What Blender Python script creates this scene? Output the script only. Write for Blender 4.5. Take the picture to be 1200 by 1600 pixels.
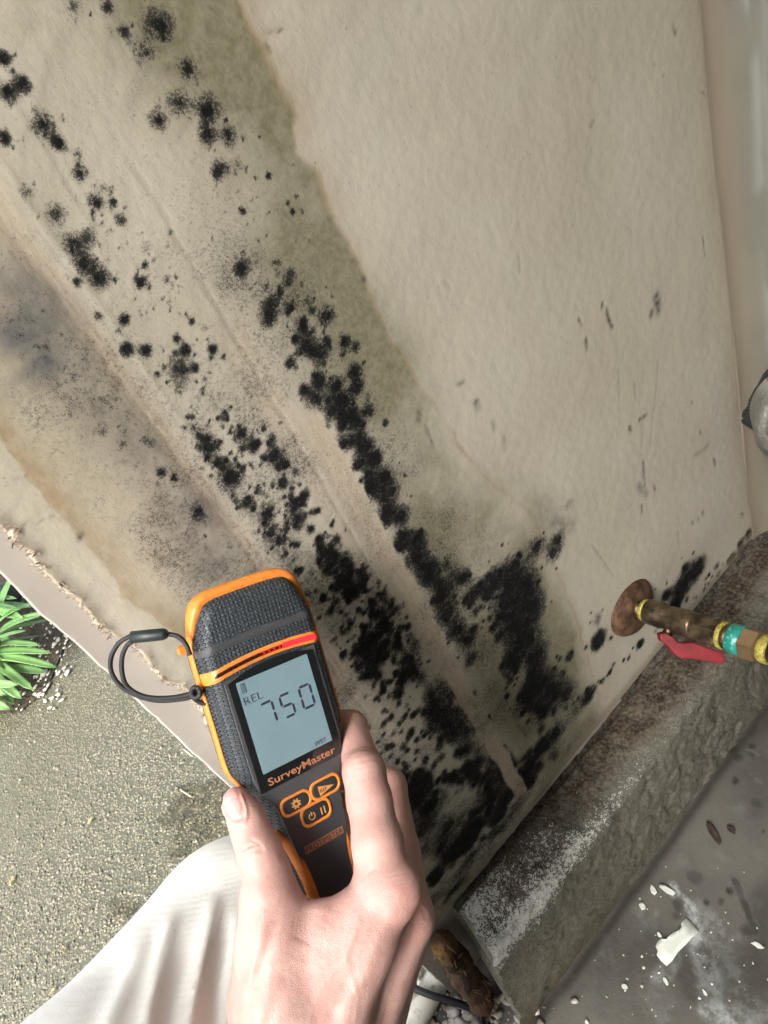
import bpy, bmesh, math, random
import numpy as np
from mathutils import Vector, Matrix

random.seed(7); rng = np.random.default_rng(11)
for o in list(bpy.data.objects): bpy.data.objects.remove(o)
scene = bpy.context.scene

# ------------------------------------------------------------------ camera
F = 1150.0                                   # focal length in photo pixels (1200 wide)
R = np.array([[0.69510333, -0.64778365, 0.31178151],
              [-0.61339635, -0.30822471, 0.72714678],
              [-0.37493503, -0.69668779, -0.61159615]])   # camera (right, down, forward) -> world
D = 0.36                                     # distance camera - wall plane (Y = 0)
CAM = np.array([0.0, -D, 0.86])
cd = bpy.data.cameras.new('camera'); cam = bpy.data.objects.new('camera', cd)
scene.collection.objects.link(cam); scene.camera = cam
cd.sensor_fit = 'HORIZONTAL'; cd.sensor_width = 36.0; cd.lens = 36.0 * F / 1200.0
cd.clip_start = 0.01; cd.clip_end = 500
r_, u_, f_ = R[:, 0], -R[:, 1], R[:, 2]
M = Matrix.Identity(4)
for i in range(3):
    M[i][0] = r_[i]; M[i][1] = u_[i]; M[i][2] = -f_[i]; M[i][3] = CAM[i]
cam.matrix_world = M

# ------------------------------------------------------------------ sky, sun, exposure
SUN_EL, SUN_AZ = math.radians(46), math.radians(230)   # azimuth: direction the light comes from, from +Y clockwise
world = bpy.data.worlds.new('World'); scene.world = world; world.use_nodes = True
wn = world.node_tree; bg = wn.nodes['Background']
sky = wn.nodes.new('ShaderNodeTexSky'); sky.sky_type = 'NISHITA'; sky.sun_disc = False
sky.sun_elevation = SUN_EL; sky.sun_rotation = SUN_AZ
sky.air_density = 1.0; sky.dust_density = 6.0; sky.ozone_density = 1.0
hs = wn.nodes.new('ShaderNodeHueSaturation'); hs.inputs['Saturation'].default_value = 0.55
wn.links.new(sky.outputs[0], hs.inputs['Color']); wn.links.new(hs.outputs[0], bg.inputs['Color'])
bg.inputs['Strength'].default_value = 0.125
sl = bpy.data.lights.new('sun', 'SUN'); sun = bpy.data.objects.new('sun', sl); scene.collection.objects.link(sun)
sl.energy = 1.5; sl.angle = math.radians(25); sl.color = (1.0, 0.975, 0.93)
sd = Vector((math.sin(SUN_AZ) * math.cos(SUN_EL), math.cos(SUN_AZ) * math.cos(SUN_EL), math.sin(SUN_EL)))
sun.rotation_euler = sd.to_track_quat('Z', 'Y').to_euler()
vs = scene.view_settings
vs.view_transform = 'Standard'; vs.look = 'None'; vs.gamma = 1; vs.use_curve_mapping = False
vs.exposure = 1.86
scene.render.engine = 'CYCLES'
scene.cycles.max_bounces = 4; scene.cycles.diffuse_bounces = 3; scene.cycles.glossy_bounces = 2; scene.cycles.transmission_bounces = 4; scene.cycles.use_adaptive_sampling = True; scene.cycles.adaptive_threshold = 0.05; scene.cycles.use_denoising = True; scene.cycles.caustics_reflective = False; scene.cycles.caustics_refractive = False
scene.render.resolution_x = 768; scene.render.resolution_y = 1024

# ------------------------------------------------------------------ helpers
COL = scene.collection
def ray(x, y): return R @ np.array([x - 600.0, y - 800.0, F])
def at(x, y, depth): return CAM + ray(x, y) / F * depth             # depth along the optical axis (m)
def at_z(x, y, z): r = ray(x, y); return CAM + r * (z - CAM[2]) / r[2]
def at_y(x, y, Y=0.0): r = ray(x, y); return CAM + r * (Y - CAM[1]) / r[1]
def wpx(x, y):                                                       # photo pixel -> (X, Z) on the wall
    p = at_y(x, y); return p[0], p[2]
def cam2w(P): return CAM + np.asarray(P) @ R.T                       # camera-frame metres -> world

def tag(o, label=None, cat=None, group=None, kind=None):
    if label: o['label'] = label
    if cat: o['category'] = cat
    if group: o['group'] = group
    if kind: o['kind'] = kind
    return o
def empty(name, loc=(0, 0, 0)):
    o = bpy.data.objects.new(name, None); COL.objects.link(o); o.location = loc; o.empty_display_size = .02
    return o
def mesh_obj(name, verts, faces, mat, parent=None, smooth=True):
    me = bpy.data.meshes.new(name)
    me.from_pydata([tuple(map(float, v)) for v in verts], [], [tuple(map(int, f)) for f in faces])
    return link_mesh(name, me, mat, parent, smooth)
def quad_mesh(name, V, Q, mat, parent=None, smooth=True):            # fast numpy path
    V = np.ascontiguousarray(V, np.float32); Q = np.ascontiguousarray(Q, np.int32)
    me = bpy.data.meshes.new(name)
    me.vertices.add(len(V)); me.vertices.foreach_set('co', V.ravel())
    me.loops.add(Q.size); me.loops.foreach_set('vertex_index', Q.ravel())
    me.polygons.add(len(Q)); me.polygons.foreach_set('loop_start', np.arange(0, Q.size, Q.shape[1], dtype=np.int32))
    me.update(calc_edges=True); me.validate()
    return link_mesh(name, me, mat, parent, smooth)
def link_mesh(name, me, mat, parent=None, smooth=True):
    if mat: me.materials.append(mat)
    if smooth: me.polygons.foreach_set('use_smooth', np.ones(len(me.polygons), bool))
    o = bpy.data.objects.new(name, me); COL.objects.link(o)
    if parent is not None: o.parent = parent
    return o
def attr(o, name, vals):
    a = o.data.attributes.new(name, 'FLOAT', 'POINT'); a.data.foreach_set('value', np.ascontiguousarray(vals, np.float32).ravel())
def grid_quads(nu, nv):                                              # index = i*nv + j
    i, j = np.meshgrid(np.arange(nu - 1), np.arange(nv - 1), indexing='ij')
    a = i * nv + j
    return np.stack([a, a + nv, a + nv + 1, a + 1], -1).reshape(-1, 4)
def from_bm(name, bm, mat, parent=None, smooth=False):
    me = bpy.data.meshes.new(name); bm.to_mesh(me); bm.free()
    return link_mesh(name, me, mat, parent, smooth)

def sstep(a, b, x):
    t = np.clip((x - a) / (b - a), 0, 1); return t * t * (3 - 2 * t)
class Noise:
    def __init__(s, seed): s.t = np.random.default_rng(seed).random((64, 64, 64)).astype(np.float32)
    def __call__(s, x, y, z=0.0):
        if np.ndim(z) == 0:
            x, y = np.broadcast_arrays(np.asarray(x, np.float32), np.asarray(y, np.float32))
            xi, yi = np.floor(x), np.floor(y); fx, fy = x - xi, y - yi; fx = fx * fx * (3 - 2 * fx); fy = fy * fy * (3 - 2 * fy)
            xi, yi = xi.astype(np.int32) & 63, yi.astype(np.int32) & 63; xj, yj = (xi + 1) & 63, (yi + 1) & 63; T = s.t[:, :, int(float(z) * 7.3) % 64].ravel()
            a, b = T[xi * 64 + yi], T[xi * 64 + yj]
            a = a + (T[xj * 64 + yi] - a) * fx; b = b + (T[xj * 64 + yj] - b) * fx
            return a + (b - a) * fy - 0.5
        x, y, z = np.broadcast_arrays(np.asarray(x, float), y, z)
        xi, yi, zi = np.floor(x), np.floor(y), np.floor(z); fx, fy, fz = x - xi, y - yi, z - zi
        fx, fy, fz = [q * q * (3 - 2 * q) for q in (fx, fy, fz)]
        xi, yi, zi = [q.astype(int) % 64 for q in (xi, yi, zi)]; xj, yj, zj = (xi + 1) % 64, (yi + 1) % 64, (zi + 1) % 64
        T = s.t
        a = T[xi, yi, zi] * (1 - fx) + T[xj, yi, zi] * fx; b = T[xi, yj, zi] * (1 - fx) + T[xj, yj, zi] * fx
        c = T[xi, yi, zj] * (1 - fx) + T[xj, yi, zj] * fx; d = T[xi, yj, zj] * (1 - fx) + T[xj, yj, zj] * fx
        return (a * (1 - fy) + b * fy) * (1 - fz) + (c * (1 - fy) + d * fy) * fz - 0.5
    def fbm(s, x, y, z=0.0, o=3):
        r = 0; a = 1.0
        for k in range(o):
            r = r + a * s(np.asarray(x) * 2 ** k + 7.3 * k, np.asarray(y) * 2 ** k + 3.1 * k, (z if np.ndim(z) == 0 else np.asarray(z) * 2 ** k) + 1.7 * k); a *= .5
        return r
NZ = Noise(3); NZ2 = Noise(5)

# ---- material helpers
class Mat:
    def __init__(s, name, col=(.5, .5, .5), rough=.6, metal=0.0, spec=.5):
        s.m = bpy.data.materials.new(name); s.m.use_nodes = True; s.nt = s.m.node_tree; s.N = s.nt.nodes; s.L = s.nt.links
        s.b = s.N['Principled BSDF']
        s.b.inputs['Base Color'].default_value = (*col, 1); s.b.inputs['Roughness'].default_value = rough
        s.b.inputs['Metallic'].default_value = metal; s.b.inputs['Specular IOR Level'].default_value = spec
        s._co = None
    def node(s, t, **kw):
        n = s.N.new(t)
        for k, v in kw.items(): setattr(n, k, v)
        return n
    def put(s, sock, v):
        if hasattr(v, 'is_linked') or isinstance(v, bpy.types.NodeSocket): s.L.new(v, sock)
        else: sock.default_value = v
    def co(s, scale=(1, 1, 1), which='Object'):
        tc = s.node('ShaderNodeTexCoord'); mp = s.node('ShaderNodeMapping'); mp.inputs['Scale'].default_value = scale
        s.L.new(tc.outputs[which], mp.inputs[0]); return mp.outputs[0]
    def noise(s, scale=10, detail=4, rough=.55, vec=None, dist=0.0):
        n = s.node('ShaderNodeTexNoise'); n.inputs['Scale'].default_value = scale; n.inputs['Detail'].default_value = detail
        n.inputs['Roughness'].default_value = rough; n.inputs['Distortion'].default_value = dist
        s.L.new(vec if vec is not None else s.co(), n.inputs['Vector']); return n.outputs[0]
    def voro(s, scale=10, vec=None, feature='F1', out=0):
        n = s.node('ShaderNodeTexVoronoi', feature=feature); n.inputs['Scale'].default_value = scale
        s.L.new(vec if vec is not None else s.co(), n.inputs['Vector']); return n.outputs[out]
    def ramp(s, fac, a, b, lo=0.0, hi=1.0):
        n = s.node('ShaderNodeMapRange', interpolation_type='SMOOTHSTEP')
        s.put(n.inputs['Value'], fac); s.put(n.inputs['From Min'], a); s.put(n.inputs['From Max'], b)
        n.inputs['To Min'].default_value = lo; n.inputs['To Max'].default_value = hi; return n.outputs[0]
    def math(s, op, a, b=0.0, c=0.0):
        n = s.node('ShaderNodeMath', operation=op); s.put(n.inputs[0], a); s.put(n.inputs[1], b); s.put(n.inputs[2], c); return n.outputs[0]
    def mix(s, fac, a, b):
        n = s.node('ShaderNodeMix', data_type='RGBA'); s.put(n.inputs[0], fac)
        for k, v in ((6, a), (7, b)):
            if isinstance(v, tuple): v = (*v, 1)[:4]
            s.put(n.inputs[k], v)
        return n.outputs[2]
    def at(s, name): return s.node('ShaderNodeAttribute', attribute_name=name).outputs['Fac']
    def color(s, c): s.L.new(c, s.b.inputs['Base Color']); return s
    def rough(s, r): s.L.new(r, s.b.inputs['Roughness']); return s
    def bump(s, h, strength=.3, dist=.001):
        n = s.node('ShaderNodeBump'); n.inputs['Strength'].default_value = strength; n.inputs['Distance'].default_value = dist
        s.L.new(h, n.inputs['Height'])
        if s.b.inputs['Normal'].is_linked: s.L.new(s.b.inputs['Normal'].links[0].from_socket, n.inputs['Normal'])
        s.L.new(n.outputs[0], s.b.inputs['Normal']); return s

# ------------------------------------------------------------------ WALL BOARD (mould-stained, dense grid)
XL, XC = -0.105 * D, 0.560            # outer end of the wall, start of the corner
ZB = CAM[2] - 2.012 * D               # bottom edge of the board
Z1 = 1.02
tear_px = [(-60, 775), (0, 822), (10, 826), (18, 838), (27, 824), (38, 858), (55, 882), (78, 900), (100, 921), (120, 934), (140, 962), (160, 978), (175, 992),
           (195, 1003), (215, 1014), (240, 1043), (262, 1068), (280, 1068), (300, 1092), (322, 1118), (340, 1150), (380, 1190), (440, 1260), (520, 1340), (600, 1425), (640, 1470)]
tp = np.array([wpx(*p) for p in tear_px]); tp = tp[np.argsort(tp[:, 1])]
def tear_x(z):
    x = np.interp(z, tp[:, 1], tp[:, 0])
    return np.maximum(x + .0022 * NZ.fbm(z * 160, 3.3, 0, 4), XL + .002)

nz = int((Z1 - ZB) / .0014); nx = int((XC - 0.0) / .0014)
zz = np.linspace(ZB, Z1, nz)
uu = np.linspace(0, 1, nx)
Zg, Ug = np.meshgrid(zz, uu, indexing='ij')
xe = tear_x(zz)[:, None]
Xg = xe + (XC - xe) * Ug
Xd, Zd = Xg / D, (Zg - CAM[2]) / D

def profile(px):                     # X(z) along a stain border given in photo pixels
    q = np.array([wpx(*p) for p in px]); q = q[np.argsort(q[:, 1])]
    return lambda z: np.interp(z, q[:, 1], q[:, 0])
wob = .004 * NZ.fbm(Zg * 45, 1.5, 0, 4) + .003 * NZ.fbm(Xg * 60, Zg * 60, 0, 4)
edge_green = profile([(375, 0), (412, 90), (458, 160), (466, 235), (500, 270), (522, 330), (552, 390), (572, 440), (606, 515), (640, 575), (690, 650), (750, 740), (830, 800), (900, 960), (940, 1100)])
edge_tan = profile([(-80, 600), (0, 690), (40, 742), (100, 812), (130, 842), (165, 885), (190, 930), (240, 965), (330, 1050), (420, 1180)])
edge_grey = profile([(0, 545), (60, 600), (130, 690), (210, 800), (290, 900), (400, 1040)])
gd = edge_green(Zg) - Xg + wob + .0015 * NZ2.fbm(Xg * 180, Zg * 180, 4.0)       # >0 on the stained side
td = Xg - edge_tan(Zg) + .6 * wob + .0012 * NZ2.fbm(Xg * 220, Zg * 220, 2.0)
low = sstep(-.9, -1.5, Zd)
lowsoft = sstep(-.45, -1.0, Zd)
green = ((1 - lowsoft) * sstep(-.001, .003, gd) + lowsoft * sstep(-.012, .03, gd)) * (1 - .85 * sstep(.012, .085, gd))
green = np.maximum(green, .85 * sstep(0, .03, gd) * (1 - sstep(.09, .2, gd)) * sstep(-.75, -1.15, Zd))
patch = np.zeros_like(Xg)
for (x_, y_, r_x, a_) in [(640, 720, 70, .9), (690, 800, 80, 1), (760, 830, 70, .8), (700, 870, 70, .8), (840, 800, 60, .7), (800, 760, 60, .45), (600, 620, 60, .7), (560, 520, 50, .6)]:
    X0, Z0 = wpx(x_, y_); patch = np.maximum(patch, a_ * np.exp(-(np.hypot(Xg - X0, (Zg - Z0) * .8) / (r_x * .0007)) ** 2))
green = np.maximum(green, patch * .8 * sstep(-.02, .02, gd + .02))
green = np.clip(1.5 * green * (.72 + .9 * NZ.fbm(Xg * 14, Zg * 14, 3.7) + .2 * NZ2.fbm(Xg * 70, Zg * 70, 5)), 0, 1)
green *= 1 - .75 * sstep(.47, .40, Xd) * sstep(-.35, -.6, Zd)
tan = sstep(-.0004, .0008, td) * (.30 + .70 * (1 - sstep(.001, .016, td))) * (1 - sstep(.02, .07, td)) * (.75 + .6 * NZ.fbm(Xg * 25, Zg * 25, 1.1))
tide = np.clip(.8 * np.exp(-((gd - .0005) / .0016) ** 2) + .55 * np.exp(-((gd + .004) / .007) ** 2) * sstep(-.55, -.2, Zd), 0, 1) * (.8 + .8 * NZ.fbm(Xg * 40, Zg * 40, 2.9))
gr = Xg - edge_grey(Zg)
mild = sstep(-.004, .02, gr + wob) * sstep(.205, .17, Xd + .02 * NZ.fbm(Zg * 30, 9.1)) * sstep(.10, -.2, Zd)
mild *= .72 + .9 * NZ.fbm(Xg * 22, Zg * 22, 4.4) + .4 * NZ2.fbm(Xg * 120, Zg * 120, 6.4)
mild = np.clip(mild, 0, 1)

mold = np.zeros_like(Xg)
def spot(x, y, r, d=1.0, sx=1.0):
    X0, Z0 = wpx(x, y); Xa, Za = wpx(x + 1, y); Xb, Zb = wpx(x, y + 1)
    J = math.sqrt(abs((Xa - X0) * (Zb - Z0) - (Xb - X0) * (Za - Z0))); rm = r * J * 1.12
    i0, i1 = np.searchsorted(zz, (Z0 - 2 * rm, Z0 + 2 * rm))
    if i1 <= i0: return
    xs = Xg[i0:i1]; j = np.where((xs.max(0) > X0 - 2 * rm) & (xs.min(0) < X0 + 2 * rm))[0]
    if len(j) == 0: return
    s = (slice(i0, i1), slice(j[0], j[-1] + 1))
    ux, uz = Xg[s] - X0, Zg[s] - Z0
    q = np.hypot(ux * sx, uz) / rm
    q = q * (1 + .14 * NZ2(np.arctan2(uz, ux) * 1.6 + 20, x * .37, y * .11)) + .22 * NZ(Xg[s] * 260, Zg[s] * 260, x * .1)
    v = d * np.exp(-(np.maximum(q, 0) / .92) ** 2.6) * (1 - (.22 if r > 14 else 0) * np.exp(-((q - .5) / .13) ** 2))
    mold[s] = 1 - (1 - np.minimum(mold[s], 1)) * (1 - np.clip(v, 0, 1))
SP = """115,12,18,.6 168,12,14,.8 247,38,28,.92 193,50,13,.8 222,80,22,.68 292,107,18,.82 280,160,22,.8 325,170,23,1 247,187,17,.9 324,210,17,.95 356,213,16,.97
345,263,17,.8 372,257,11,.6 338,272,8,.9 420,275,6,.9 450,318,5,.9 457,331,6,.9 380,330,6,.9 377,420,17,1 400,404,18,.5 435,410,9,.6 427,470,24,.75 420,496,18,1 480,470,17,.6 510,493,17,.92
5,92,14,1 36,131,15,1 13,144,18,1 67,196,21,.97 90,224,13,.95 97,185,6,.6 6,215,14,.95 120,240,10,.6 126,272,15,.88 40,300,14,.5 162,292,8,.5 150,316,15,.97 177,316,8,.97 86,334,20,.78 188,343,12,.8
115,380,22,.85 140,372,14,.6 132,410,20,.95 156,434,20,.97 120,440,9,.85 230,385,12,.42 226,414,7,.9 220,442,12,.97 263,434,5,.5 154,493,8,.75 194,500,11,.95 300,502,7,.9
197,547,14,.97 228,549,13,.97 277,529,8,.95 291,545,11,1 333,546,10,.95 321,513,6,.6 349,559,4,.9 280,574,24,.76 306,576,8,.95 246,585,6,.9 278,605,18,.42 330,617,9,.45 383,615,9,.45 310,671,22,.52 349,654,11,.7 414,662,13,.55
377,678,16,1 327,698,18,1 397,697,14,.95 425,687,12,.75 427,714,17,.95 360,745,26,1 341,722,11,.9 442,725,10,.9 441,754,8,.95 386,784,12,.95 401,768,7,.8 416,804,18,.95 422,832,15,.95 437,844,12,.9
281,729,15,.8 291,735,8,.95 251,738,10,.85 274,745,9,.9 306,761,7,.9 311,799,18,.85 360,851,10,.5 405,885,5,.9 159,624,7,.7 200,650,11,.42 190,697,8,.38 240,690,11,.6
453,432,14,.75 470,511,17,.75 477,539,16,1 500,549,21,1 453,567,11,1 539,534,12,.9 556,542,10,.85 498,594,14,1 525,604,17,1 556,580,15,1 558,604,14,1 475,609,11,.9 494,625,19,1 518,642,15,1 542,628,17,1
556,661,14,1 535,659,14,1 577,642,14,.85 510,668,7,.9 534,694,15,1 560,690,15,1 573,697,15,1 563,721,15,1 587,718,14,1 578,742,14,1 601,745,20,1 563,751,5,.9 584,766,15,1 611,769,17,.95 604,797,17,1 625,807,19,1 604,811,10,1 628,841,15,1 652,845,20,1 649,872,20,1 666,886,17,1
446,725,9,.9 460,738,9,.8 442,754,9,1 455,762,7,.8 467,757,5,.8 474,775,11,.95 458,788,12,1 463,812,16,.95 496,797,6,.95 484,826,8,.9 498,842,9,.9 517,819,5,.9 525,842,10,.9 505,862,15,1 520,866,10,.9 535,880,19,.95 511,886,14,.9 467,890,9,.9
540,900,18,.95 565,905,12,.8 530,912,16,.95 550,925,15,.95 580,940,15,.8 600,960,18,.85 610,985,16,.8 575,1000,18,.9 590,1020,18,.95 580,1040,22,.97 560,1015,14,.8 620,1010,16,.8 640,1030,18,.75 650,1010,14,.6 630,1055,14,.7 660,1060,14,.6 515,955,10,.8 540,985,9,.7 600,930,9,.7
575,1140,7,.8 607,1168,8,.9 622,1190,6,.9 590,1160,5,.8 562,1128,5,.8 600,1148,5,.8 612,1182,6,.8 580,1158,4,.8 596,1178,4,.8 634,1200,7,.8
670,900,20,1 690,930,22,1 700,960,22,1 715,985,18,1 732,1000,18,.95 735,938,12,.9 745,955,10,.8 720,905,20,.75 700,884,22,.6 744,920,17,.8 690,1075,26,.6 700,1100,26,.75 722,1130,28,.8 737,1030,14,.8 751,1068,17,.6 772,1095,20,.66 792,1130,20,.6 806,1157,20,.75 827,1195,22,.92 868,1147,18,1 847,1164,14,.95
779,899,20,.9 806,886,20,.9 840,855,17,.85 872,844,15,.8 865,865,15,.8 792,934,30,1 823,913,26,1 806,968,33,1 834,947,22,1 820,1002,34,1 799,1037,18,1 840,1026,20,1 840,1064,26,1 823,1088,20,1 861,1078,26,.92 885,1085,20,.85 920,1088,13,.95 899,1112,16,.6 847,1112,20,.8 770,915,14,.8 760,930,12,.7
936,1000,14,1 934,1004,10,1 935,967,10,.55 645,1050,17,.85 621,1088,15,.6 676,1082,17,.7 679,1112,20,.85 696,1130,20,.9 713,1143,17,.8 731,1167,20,.8 748,1195,22,.9 765,1226,22,.9 662,1147,12,.4 634,1216,15,.8 658,1222,20,.9 651,1243,20,.95
670,1260,30,1 700,1290,22,.8 660,1300,18,.7 640,1240,16,.9 740,1270,22,.8 780,1215,20,.85 700,1340,20,.9 725,1320,20,.9 680,1370,14,.8 740,1290,16,.8 800,1230,14,.6 690,1320,18,.7 660,1330,14,.6
1092,887,14,1 1075,902,20,1 1062,922,15,1 1060,942,8,1 1042,930,10,.9 1070,887,7,.9 1142,875,7,.9 1157,850,7,.9 1120,885,6,.7 1170,835,8,.9 1050,948,8,.9"""
main_spots = [tuple(float(v) for v in t.split(',')) for t in SP.split()]
for s_ in main_spots: spot(*s_)
prn = random.Random(4)
# satellite colonies around the big ones and small random flecks along the streaks
for (x, y, r, d) in main_spots:
    if r < 9 or y > 1100: continue
    for k in range(2):
        a = prn.uniform(0, 6.28); q = r * prn.uniform(1.2, 2.2)
        spot(x + q * math.cos(a), y + q * math.sin(a), prn.uniform(1.6, 4), prn.uniform(.5, .95))
def streak(p0, p1, n, wid, rr, dd):
    for k in range(n):
        t = prn.random(); w = prn.gauss(0, wid)
        spot(p0[0] + (p1[0] - p0[0]) * t + w, p0[1] + (p1[1] - p0[1]) * t - w * .5, prn.uniform(*rr), prn.uniform(*dd))
streak((300, 640), (640, 1060), 210, 26, (2, 6.5), (.5, 1))
streak((150, 300), (420, 760), 110, 24, (1.5, 5), (.4, .9))
streak((430, 420), (690, 960), 110, 18, (2, 8), (.5, 1))
streak((520, 900), (660, 1200), 130, 22, (3, 8), (.5, .95))
streak((330, 250), (470, 400), 40, 40, (1.5, 4), (.4, .8))
streak((30, 480), (330, 860), 90, 40, (2, 5), (.3, .6))
streak((20, 480), (240, 720), 40, 18, (3, 8), (.3, .55))
streak((760, 880), (860, 1120), 60, 26, (4, 9), (.5, 1))
streak((640, 1210), (780, 1210), 60, 30, (4, 9), (.4, .9))
streak((660, 1390), (840, 1190), 70, 22, (4, 12), (.4, .9)); streak((690, 1090), (800, 1220), 50, 26, (3, 9), (.35, .8)); streak((560, 880), (640, 1010), 60, 10, (2, 6), (.5, .95))
streak((900, 1100), (1180, 840), 50, 8, (2, 5), (.4, .9))
# peeled paper strips keep the mould off (vertical on the wall)
zd_n = NZ.fbm(Zg * 70, 5.0)
def strip(x0, x1, z0, z1, feather=.006):
    n = .006 * zd_n
    return sstep(x0 - feather, x0 + feather, Xd + n) * (1 - sstep(x1 - feather, x1 + feather, Xd + n)) * sstep(z1 - .02, z1 + .06, -Zd * -1) * (1 - sstep(z0 - .06, z0, Zd))
S1 = strip(.372, .412, -.55, -1.95)
S2 = strip(.165, .195, .2, -1.15)
S3 = strip(.325, .375, -.35, -1.9)
X5 = wpx(735, 1010)[0] / D
S4 = strip(X5 - .035, X5 + .012, -1.36, -1.80, .008)
mold *= (1 - .93 * S1) * (1 - .8 * S2) * (1 - .15 * S3 * sstep(-.3, -.6, Zd)) * (1 - .9 * S4)
paper = np.clip(np.maximum.reduce([S1, .9 * S2, .55 * S3, .6 * S4]), 0, 1)
# faint speckled bloom over the damp zone
bloom = sstep(.10, -.4, Zd) * sstep(-.004, .03, td) * sstep(0, .05, gd)
mold = np.maximum(mold, bloom * np.clip(.28 + .35 * NZ.fbm(Xg * 35, Zg * 35, 8.8), 0, .46))
mold = np.maximum(mold, sstep(-1.78, -1.98, Zd) * sstep(1.05, .2, Xd) * np.clip(.55 + .7 * NZ.fbm(Xg * 30, Zg * 60, 2.2), 0, .9))
cloud = np.zeros_like(Xg)
for (x, y, r, d) in [(45, 478, 40, .9), (70, 500, 30, .8), (30, 520, 42, .8), (55, 560, 36, .9), (15, 470, 34, .6), (85, 535, 26, .6), (20, 590, 30, .35), (95, 590, 30, .35), (150, 640, 40, .3), (230, 690, 40, .3), (310, 800, 40, .5), (330, 870, 40, .45)]:
    X0, Z0 = wpx(x, y); q = np.hypot(Xg - X0, Zg - Z0) / (r * .00042)
    cloud = np.maximum(cloud, d * np.exp(-q * q))
cloud = np.clip(cloud * (.75 + .9 * NZ.fbm(Xg * 90, Zg * 90, 6)), 0, 1)
# knocks, scuffs and pencil-like scrapes in the dry zone
scuff = np.zeros_like(Xg)
def mark(x0, y0, x1, y1, w, d=1.0):
    a = np.array(wpx(x0, y0)); b = np.array(wpx(x1, y1)); ab = b - a
    m = w * .0018; x0_, x1_ = min(a[0], b[0]) - m, max(a[0], b[0]) + m; z0_, z1_ = min(a[1], b[1]) - m, max(a[1], b[1]) + m
    i0, i1 = np.searchsorted(zz, (z0_, z1_)); j = np.where((Xg[i0:i1].max(0) > x0_) & (Xg[i0:i1].min(0) < x1_))[0] if i1 > i0 else []
    if len(j) == 0: return
    s = (slice(i0, i1), slice(j[0], j[-1] + 1)); xs, zs_ = Xg[s], Zg[s]
    t = np.clip(((xs - a[0]) * ab[0] + (zs_ - a[1]) * ab[1]) / (ab @ ab + 1e-12), 0, 1)
    q = np.hypot(xs - a[0] - t * ab[0], zs_ - a[1] - t * ab[1]) / (w * .0006)
    scuff[s] = np.maximum(scuff[s], d * np.exp(-q ** 2) * (.7 + .8 * NZ.fbm(xs * 300, zs_ * 300, 3)))
for m_ in [(1027, 463, 1030, 482, 8, 1), (1020, 488, 1019, 492, 5, 1), (746, 628, 750, 637, 5, .9), (771, 660, 774, 668, 4, .8), (718, 600, 726, 596, 3, .7), (788, 684, 791, 700, 4, .45), (570, 435, 571, 438, 3, 1),
           (943, 473, 942, 480, 2, 1), (949, 483, 952, 495, 2.6, 1), (952, 497, 958, 510, 3, 1), (905, 498, 910, 508, 2, .9), (917, 530, 918, 545, 3, 1), (1000, 655, 1010, 648, 3.5, .9), (984, 668, 986, 672, 4, .9), (1005, 650, 1003, 700, 1.5, .4),
           (1006, 722, 1008, 760, 3.5, .8), (1000, 758, 1010, 772, 7, .6), (1023, 758, 1025, 765, 3, .9), (1003, 790, 1005, 800, 3, .8), (1086, 712, 1106, 696, 5, .5), (1116, 718, 1118, 726, 3, 1), (1094, 674, 1095, 676, 3, .8),
           (1081, 628, 1082, 629, 2, 1), (968, 575, 968, 640, 1.5, .35), (992, 600, 994, 625, 2, .4), (1030, 560, 1022, 640, 1.5, .3), (1020, 640, 1016, 700, 1.2, .35), (1053, 40, 1056, 52, 3, .6), (925, 196, 930, 190, 2, .9), (811, 400, 813, 425, 1.6, .6),
           (1023, 100, 1024, 101, 2, .6), (1037, 117, 1038, 118, 2, .7), (1096, 143, 1146, 182, 1.2, .5), (1098, 370, 1102, 400, 1.8, .7), (657, 645, 656, 655, 4, .7), (666, 665, 680, 702, 1.5, .7), (416, 70, 424, 82, 2, .7), (415, 52, 445, 47, 1.2, .5), (697, 440, 706, 452, 2, .3),
           (1098, 800, 1100, 803, 4, .8), (1091, 808, 1092, 812, 3, .7), (1082, 815, 1083, 818, 3, .6), (1160, 803, 1162, 805, 4, .8), (1060, 830, 1061, 850, 2, .4), (125, 838, 128, 834, 3, 1), (888, 790, 893, 786, 8, .5), (868, 815, 895, 822, 12, .5), (850, 790, 870, 800, 22, .25),
           (60, 815, 85, 803, 1.2, .4), (85, 803, 92, 812, 1.2, .3), (20, 748, 40, 742, 1.3, .4), (925, 850, 960, 900, 1.6, .4)]: mark(*m_)
# relief: buckles, tape seams, edges of the peeled paper, fibres
Yg = .0016 * NZ.fbm(Xg * 9, Zg * 7, 0, 3) + .00025 * NZ.fbm(Xg * 120, Zg * 120, 1, 3) + .0001 * NZ2(Xg * 420, Zg * 420)
Yg += .0003 * S1 + .0003 * S2 + .0002 * S3 + .0003 * S4
seam = lambda x, w: np.exp(-((Xd - x + .004 * zd_n) / w) ** 2)
Yg += .0004 * seam(.352, .0022) * sstep(.1, -.4, Zd) + .0004 * seam(.178, .002) - .0003 * seam(.215, .004) + .0003 * seam(.27, .002) * sstep(-.3, -.1, Zd)
Yg += .0006 * np.clip(scuff, 0, 1)
dt = Xg - tear_x(zz)[:, None]
Yg -= .0016 * np.exp(-(dt / .005) ** 2) * (.5 + NZ.fbm(Zg * 60, 2.2))           # lip of the torn facing curls out
fine_lines = sum(a_ * seam(x_, .0012) * sstep(-.15, .15, NZ2.fbm(Xd * 3, Zd * 6, x_ * 9)) for x_, a_ in ((.158, .5), (.197, .7), (.224, .5), (.248, .35), (.302, .4), (.331, .6), (.377, .7), (.392, .4), (.414, .5), (X5 - .033, .5), (X5 + .01, .5)))
Yg += .00018 * fine_lines
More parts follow.
